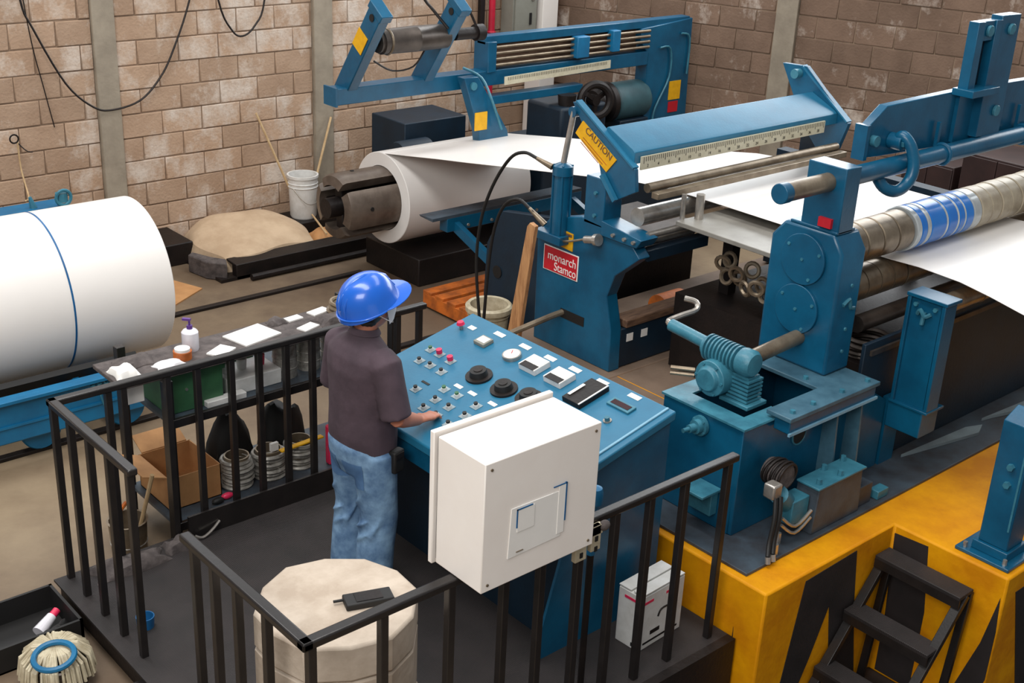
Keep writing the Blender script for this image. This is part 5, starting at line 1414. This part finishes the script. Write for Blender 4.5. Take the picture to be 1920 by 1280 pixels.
HM = Matrix.Translation((0.05, 0.0, 1.55)) @ Matrix.Rotation(math.radians(-6), 4, 'Z') @ Matrix.Rotation(math.radians(-21), 4, 'Y') @ Matrix.Scale(1.06, 4)
def hp(x, y, z):
    return HM @ Vector((x, y, z))

SH = {1: Vector((0.0, -0.185, 1.335)), -1: Vector((0.0, 0.185, 1.335))}       # 1 = right side
EL = {1: Vector((0.02, -0.25, 1.06)), -1: Vector((0.01, 0.26, 1.06))}
WR = {1: Vector((0.205, -0.185, 0.972)), -1: Vector((0.19, 0.19, 0.965))}

body = MB()
body.add(*ringloft([(0.80, 0.0, 0, 0.09, 0.13), (0.90, 0.0, 0, 0.105, 0.15), (1.02, 0.0, 0, 0.10, 0.14), (1.15, 0.0, 0, 0.105, 0.15), (1.27, 0.0, 0, 0.11, 0.17), (1.35, 0.0, 0, 0.095, 0.165), (1.39, 0.0, 0, 0.07, 0.10)]))
body.limb([(0.0, 0, 1.34), (0.01, 0, 1.41), (0.025, -0.002, 1.48), (0.04, -0.004, 1.55)], [0.075, 0.06, 0.056, 0.055], 16)
for s in (1, -1):
    y = -0.095 * s
    body.limb([(0.0, y, 0.86), (0.012, y, 0.66), (0.02, y, 0.47), (-0.005, y * 1.05, 0.30), (-0.02, y * 1.05, 0.08)], [0.085, 0.075, 0.055, 0.055, 0.038], 14)
    body.limb([(-0.05, y * 1.05, 0.05), (0.0, y * 1.1, 0.06), (0.08, y * 1.15, 0.045), (0.15, y * 1.2, 0.03)], [0.038, 0.045, 0.04, 0.026], 12)
    body.limb([SH[s] + Vector((0, 0.03 * s, 0.0)), SH[s] + Vector((0, 0, -0.03)), (SH[s] + EL[s]) / 2, EL[s]], [0.055, 0.058, 0.05, 0.042], 14)
    fa = WR[s] - EL[s]
    body.limb([EL[s], EL[s] + fa * 0.3, EL[s] + fa * 0.7, WR[s]], [0.042, 0.044, 0.036, 0.027], 14)
    # hand: flat palm on the desk edge, four bent fingers and a thumb from the palm's side
    w = WR[s]
    fd = Vector((0.97, 0.22 if s > 0 else -0.22, 0)).normalized()
    side = Vector((-fd.y, fd.x, 0))                 # towards the body's left
    kn = w + fd * 0.085 + Vector((0, 0, -0.012))
    body.limb([w - fd * 0.01, w + fd * 0.03, kn], [0.027, 0.034, 0.036], 14, flat=(1.12, 0.52), ref=side)
    thumb_side = 1 if s > 0 else -1
    for k, L in enumerate((0.072, 0.082, 0.076, 0.06)):
        b0 = kn + side * thumb_side * (0.029 - 0.0195 * k) - fd * 0.012
        body.limb([b0, b0 + fd * (0.012 + L * 0.42) + Vector((0, 0, 0.004)), b0 + fd * (0.012 + L * 0.75) + Vector((0, 0, -0.010)), b0 + fd * (0.012 + L * 0.92) + Vector((0, 0, -0.024))], [0.0095, 0.0092, 0.0085, 0.0068], 10)
    b0 = w + fd * 0.025 + side * thumb_side * 0.024
    body.limb([b0, b0 + fd * 0.028 + side * thumb_side * 0.024 + Vector((0, 0, -0.006)), b0 + fd * 0.06 + side * thumb_side * 0.03 + Vector((0, 0, -0.018))], [0.0125, 0.0105, 0.0078], 10)
# head
hv, hf = [], []
n, m = 24, 16
for k in range(m + 1):
    ph = -PI / 2 + PI * k / m
    for i in range(n):
        t_ = 2 * PI * i / n
        x, y, z = math.cos(ph) * math.cos(t_), math.cos(ph) * math.sin(t_), math.sin(ph)
        jaw = max(0.0, -z)
        px, py, pz = x * 0.098, y * 0.077 * (1 - 0.28 * jaw), z * 0.115
        if x > 0:
            px *= 1 - 0.10 * jaw
            px += 0.006 * max(0, 1 - abs(z - 0.28) * 5)        # brow
        else:
            px *= 1 - 0.25 * jaw
        hv.append(hp(px, py, pz))
for k in range(m):
    for i in range(n):
        hf.append((k * n + i, k * n + (i + 1) % n, (k + 1) * n + (i + 1) % n, (k + 1) * n + i))
body.add(hv, hf)
body.limb([hp(0.09, 0, 0.022), hp(0.108, 0, -0.012), hp(0.106, 0, -0.03), hp(0.088, 0, -0.035)], [0.008, 0.012, 0.014, 0.01], 10)
body.limb([hp(0.08, 0.02, -0.07), hp(0.092, 0, -0.068), hp(0.08, -0.02, -0.07)], [0.008, 0.011, 0.008], 8)
for s in (-1, 1):
    body.ball(hp(-0.004, 0.078 * s, -0.005), 0.03, (0.6, 0.3, 1.0), 12, 8, HM.to_3x3())
B = body.build('body', 'skin', P, remesh=0.007, smooth_it=3)
for s in (-1, 1):
    MB().ball(hp(0.088, 0.032 * s, 0.012), 0.011, (0.6, 1.2, 0.7), 12, 8, HM.to_3x3()).build('eye', 'plastic_white', P)
    MB().ball(hp(0.094, 0.032 * s, 0.012), 0.005, (0.5, 1, 1), 10, 6, HM.to_3x3()).build('pupil', 'hair', P)

# shirt with short sleeves
sh = MB()
sh.add(*ringloft([(0.80, 0.0, 0, 0.138, 0.185), (0.84, 0.0, 0, 0.142, 0.19), (0.92, 0.0, 0, 0.145, 0.192), (1.03, 0.0, 0, 0.14, 0.188), (1.15, 0.0, 0, 0.138, 0.192), (1.26, -0.005, 0, 0.135, 0.203), (1.33, -0.01, 0, 0.118, 0.20), (1.375, -0.008, 0, 0.095, 0.155), (1.41, 0.0, 0, 0.074, 0.085), (1.44, 0.012, 0, 0.064, 0.066)], 28))
for s in (1, -1):
    d = EL[s] - SH[s]
    sh.limb([SH[s] + Vector((0, 0.05 * s, 0.0)), SH[s] + Vector((0, 0, -0.02)), SH[s] + d * 0.45, SH[s] + d * 0.85, SH[s] + d * 0.98], [0.075, 0.083, 0.076, 0.077, 0.078], 18)
rr = random.Random(2)
for (a0, z0, a1, z1, r) in ((3.5, 0.88, 2.6, 1.05, 0.012), (3.9, 0.95, 3.1, 1.18, 0.01), (2.6, 0.86, 3.4, 1.0, 0.011), (4.2, 1.02, 3.7, 1.25, 0.01), (4.5, 0.9, 4.0, 1.06, 0.011), (2.3, 1.0, 2.7, 1.2, 0.01)):
    sh.limb([(0.132 * math.cos(a0 + (a1 - a0) * q), 0.185 * math.sin(a0 + (a1 - a0) * q), z0 + (z1 - z0) * q) for q in (0, .25, .5, .75, 1)], [0.002, r, r * 1.2, r, 0.002], 8)
S_ = sh.build('shirt', 'shirt', P, remesh=0.009, smooth_it=6)
MB().lathe([(0.062, 0), (0.072, -0.012), (0.08, -0.028), (0.076, -0.03), (0.062, -0.01)], (0.014, -0.002, 1.452), (0.12, 0, 1), 24, closed=True).build('collar', 'shirt', S_)

# jeans
jn = MB()
jn.add(*ringloft([(0.70, 0.0, 0, 0.11, 0.15), (0.78, -0.008, 0, 0.135, 0.185), (0.86, -0.01, 0, 0.14, 0.185), (0.93, -0.002, 0, 0.128, 0.175), (0.97, 0.0, 0, 0.124, 0.17)], 26))
for s in (1, -1):
    y = -0.104 * s
    jn.limb([(-0.003, y, 0.84), (0.004, y, 0.74), (0.012, y * 1.02, 0.60), (0.022, y * 1.04, 0.46), (0.0, y * 1.06, 0.30), (-0.012, y * 1.06, 0.14), (-0.012, y * 1.06, 0.035)], [0.108, 0.108, 0.102, 0.097, 0.096, 0.097, 0.102], 20)
    for (a0, z0, a1, z1, r) in ((2.4, 0.40, 3.6, 0.47, 0.007), (2.6, 0.33, 3.9, 0.42, 0.008), (2.4, 0.52, 3.2, 0.60, 0.007), (3.0, 0.70, 4.2, 0.62, 0.009), (2.6, 0.16, 4.0, 0.2, 0.008), (2.6, 0.09, 4.2, 0.12, 0.009), (4.4, 0.5, 3.6, 0.35, 0.008)):
        jn.limb([(0.006 + 0.097 * math.cos(a0 + (a1 - a0) * q), y + 0.097 * math.sin(a0 + (a1 - a0) * q), z0 + (z1 - z0) * q) for q in (0, .25, .5, .75, 1)], [0.002, r, r * 1.2, r, 0.002], 8)
J_ = jn.build('jeans', 'jeans', P, remesh=0.009, smooth_it=5)
for s in (1, -1):
    y = -0.085 * s
    pk_ = MB().sheet([[(-0.30, y - 0.058 + 0.0145 * i, 0.795 - 0.0175 * j - (0.012 * (1 - abs(i - 4) / 4) if j == 8 else 0)) for i in range(9)] for j in range(9)]).build('back_pocket', 'denim_dark', J_)
    sw = pk_.modifiers.new('wrap', 'SHRINKWRAP')
    sw.target, sw.wrap_method, sw.offset = J_, 'PROJECT', 0.003
    sw.use_project_x, sw.use_project_y, sw.use_project_z = True, False, False
    sw.use_positive_direction, sw.use_negative_direction = True, False
    y = -0.088 * s
    MB().limb([(0.004, y * 2.2, 0.77), (0.004, y * 2.2, 0.74), (0.012, y * 2.14, 0.6), (0.02, y * 2.1, 0.45), (0.0, y * 2.1, 0.3), (-0.012, y * 2.15, 0.05)], 0.006, 6).build('side_seam', 'denim_dark', J_)
PK = MB().obox((0.06, -0.2, 0.80), (0.075, 0.045, 0.12), Matrix.Rotation(0.25, 3, 'Z')).build('belt_pouch', 'rubber', P, bevel=0.01)
MB().obox((0.062, -0.224, 0.835), (0.06, 0.006, 0.03), Matrix.Rotation(0.25, 3, 'Z')).build('pouch_flap', 'grease', PK)
for s in (1, -1):
    y = -0.1 * s
    bt = MB().limb([(-0.075, y * 1.03, 0.045), (-0.03, y * 1.05, 0.05), (0.05, y * 1.1, 0.045), (0.12, y * 1.15, 0.04), (0.165, y * 1.18, 0.034)], [0.04, 0.05, 0.048, 0.044, 0.026], 16, flat=(0.95, 0.95))
    bt.limb([(-0.03, y * 1.05, 0.04), (-0.02, y * 1.05, 0.12)], [0.05, 0.046], 14)
    k = bt.build('boot', 'grease', P, remesh=0.008, smooth_it=3)

# hair, mask and hard hat
hr = MB()
hr.ball(hp(-0.016, 0, 0.022), 1.0, (0.094, 0.084, 0.108), 22, 14, HM.to_3x3())
hr.ball(hp(-0.045, 0, -0.045), 1.0, (0.055, 0.062, 0.05), 18, 10, HM.to_3x3())
hr.build('hair', 'hair', P)
mk = MB()
rows = []
for j in range(7):
    v = j / 6
    z = -0.012 - 0.085 * v
    row = []
    for i in range(13):
        a = math.radians(-72 + 144 * i / 12)
        bul = 0.022 * math.cos(a) ** 2 * math.sin(PI * min(1, 0.15 + v * 0.8))
        jw = 1 - 0.22 * v
        row.append(hp((0.098 * jw + bul) * math.cos(a) + 0.004, 0.083 * jw * math.sin(a), z))
    rows.append(row)
mk.sheet(rows)
K_ = mk.build('face_mask', 'mask', P)
for s in (-1, 1):
    for z in (-0.014, -0.08):
        MB().tube([hp(0.034, 0.081 * s, z), hp(0.01, 0.086 * s, z * 0.6), hp(-0.016, 0.083 * s, -0.01)], 0.002, 5).build('ear_loop', 'mask', K_)
hv, hf = [], []
n, m = 36, 12
for k in range(m + 1):
    t_ = k / m
    r = max(1e-4, math.cos(t_ * PI / 2)) ** 0.62
    for i in range(n):
        a = 2 * PI * i / n
        fl = 1.0 + (0.05 * (1 - t_ * 6) if t_ < 0.166 else 0)
        hv.append(hp(-0.008 + 0.146 * r * fl * math.cos(a), 0.124 * r * fl * math.sin(a), 0.012 + 0.142 * math.sin(t_ * PI / 2) ** 1.1 - 0.012 * (1 - t_) * (0 if math.cos(a) > 0 else -math.cos(a))))
for k in range(m):
    for i in range(n):
        hf.append((k * n + i, k * n + (i + 1) % n, (k + 1) * n + (i + 1) % n, (k + 1) * n + i))
hf.append(tuple(range(m * n, (m + 1) * n)))
HH = MB().add(hv, hf).build('hard_hat', 'helmet', P, angle=70)
rows = []
for j in range(5):
    v = j / 4
    row = []
    for i in range(17):
        a = math.radians(-82 + 164 * i / 16)
        ext = 0.062 * math.cos(a * 90 / 82) ** 0.8 * v if abs(a) < 1.43 else 0
        row.append(hp(-0.008 + (0.150 + ext) * math.cos(a), (0.128 + ext * 0.9) * math.sin(a), 0.016 - 0.010 * v * math.cos(a)))
    rows.append(row)
MB().sheet(rows, 0.004).build('brim', 'helmet', HH, angle=70)
for (y0, r) in ((0.0, 0.011), (0.036, 0.007), (-0.036, 0.007)):
    pts = []
    for q in range(11):
        t_ = -0.80 + 1.55 * q / 10
        c_ = math.cos(t_ * PI / 2)
        rr_ = 1 - (abs(y0) / 0.124) ** 2 * 0.6
        x = -0.008 + 0.146 * math.copysign(max(0, 1 - max(0.0, c_) ** 1.0) ** 0.62 if False else abs(math.sin(t_ * PI / 2)), t_)
        e = max(0.0, 1 - ((x + 0.008) / 0.146) ** 2 - (y0 / 0.124) ** 2)
        z = 0.012 + 0.142 * (e ** 0.42)
        pts.append(hp(x, y0, z - 0.004))
    MB().limb(pts, [0.003] + [r] * 9 + [0.003], 10).build('crown_ridge', 'helmet', HH, angle=70)
vs_ = []
MB().limb([hp(-0.008 + 0.151 * math.cos(a), 0.129 * math.sin(a), 0.012 - (0 if math.cos(a) > 0 else -0.012 * math.cos(a) * -1)) for a in [math.radians(82 + 196 * q / 20) for q in range(21)]], 0.005, 8).build('rim', 'helmet', HH)

P.location = (3.185, 4.605, 0.0)
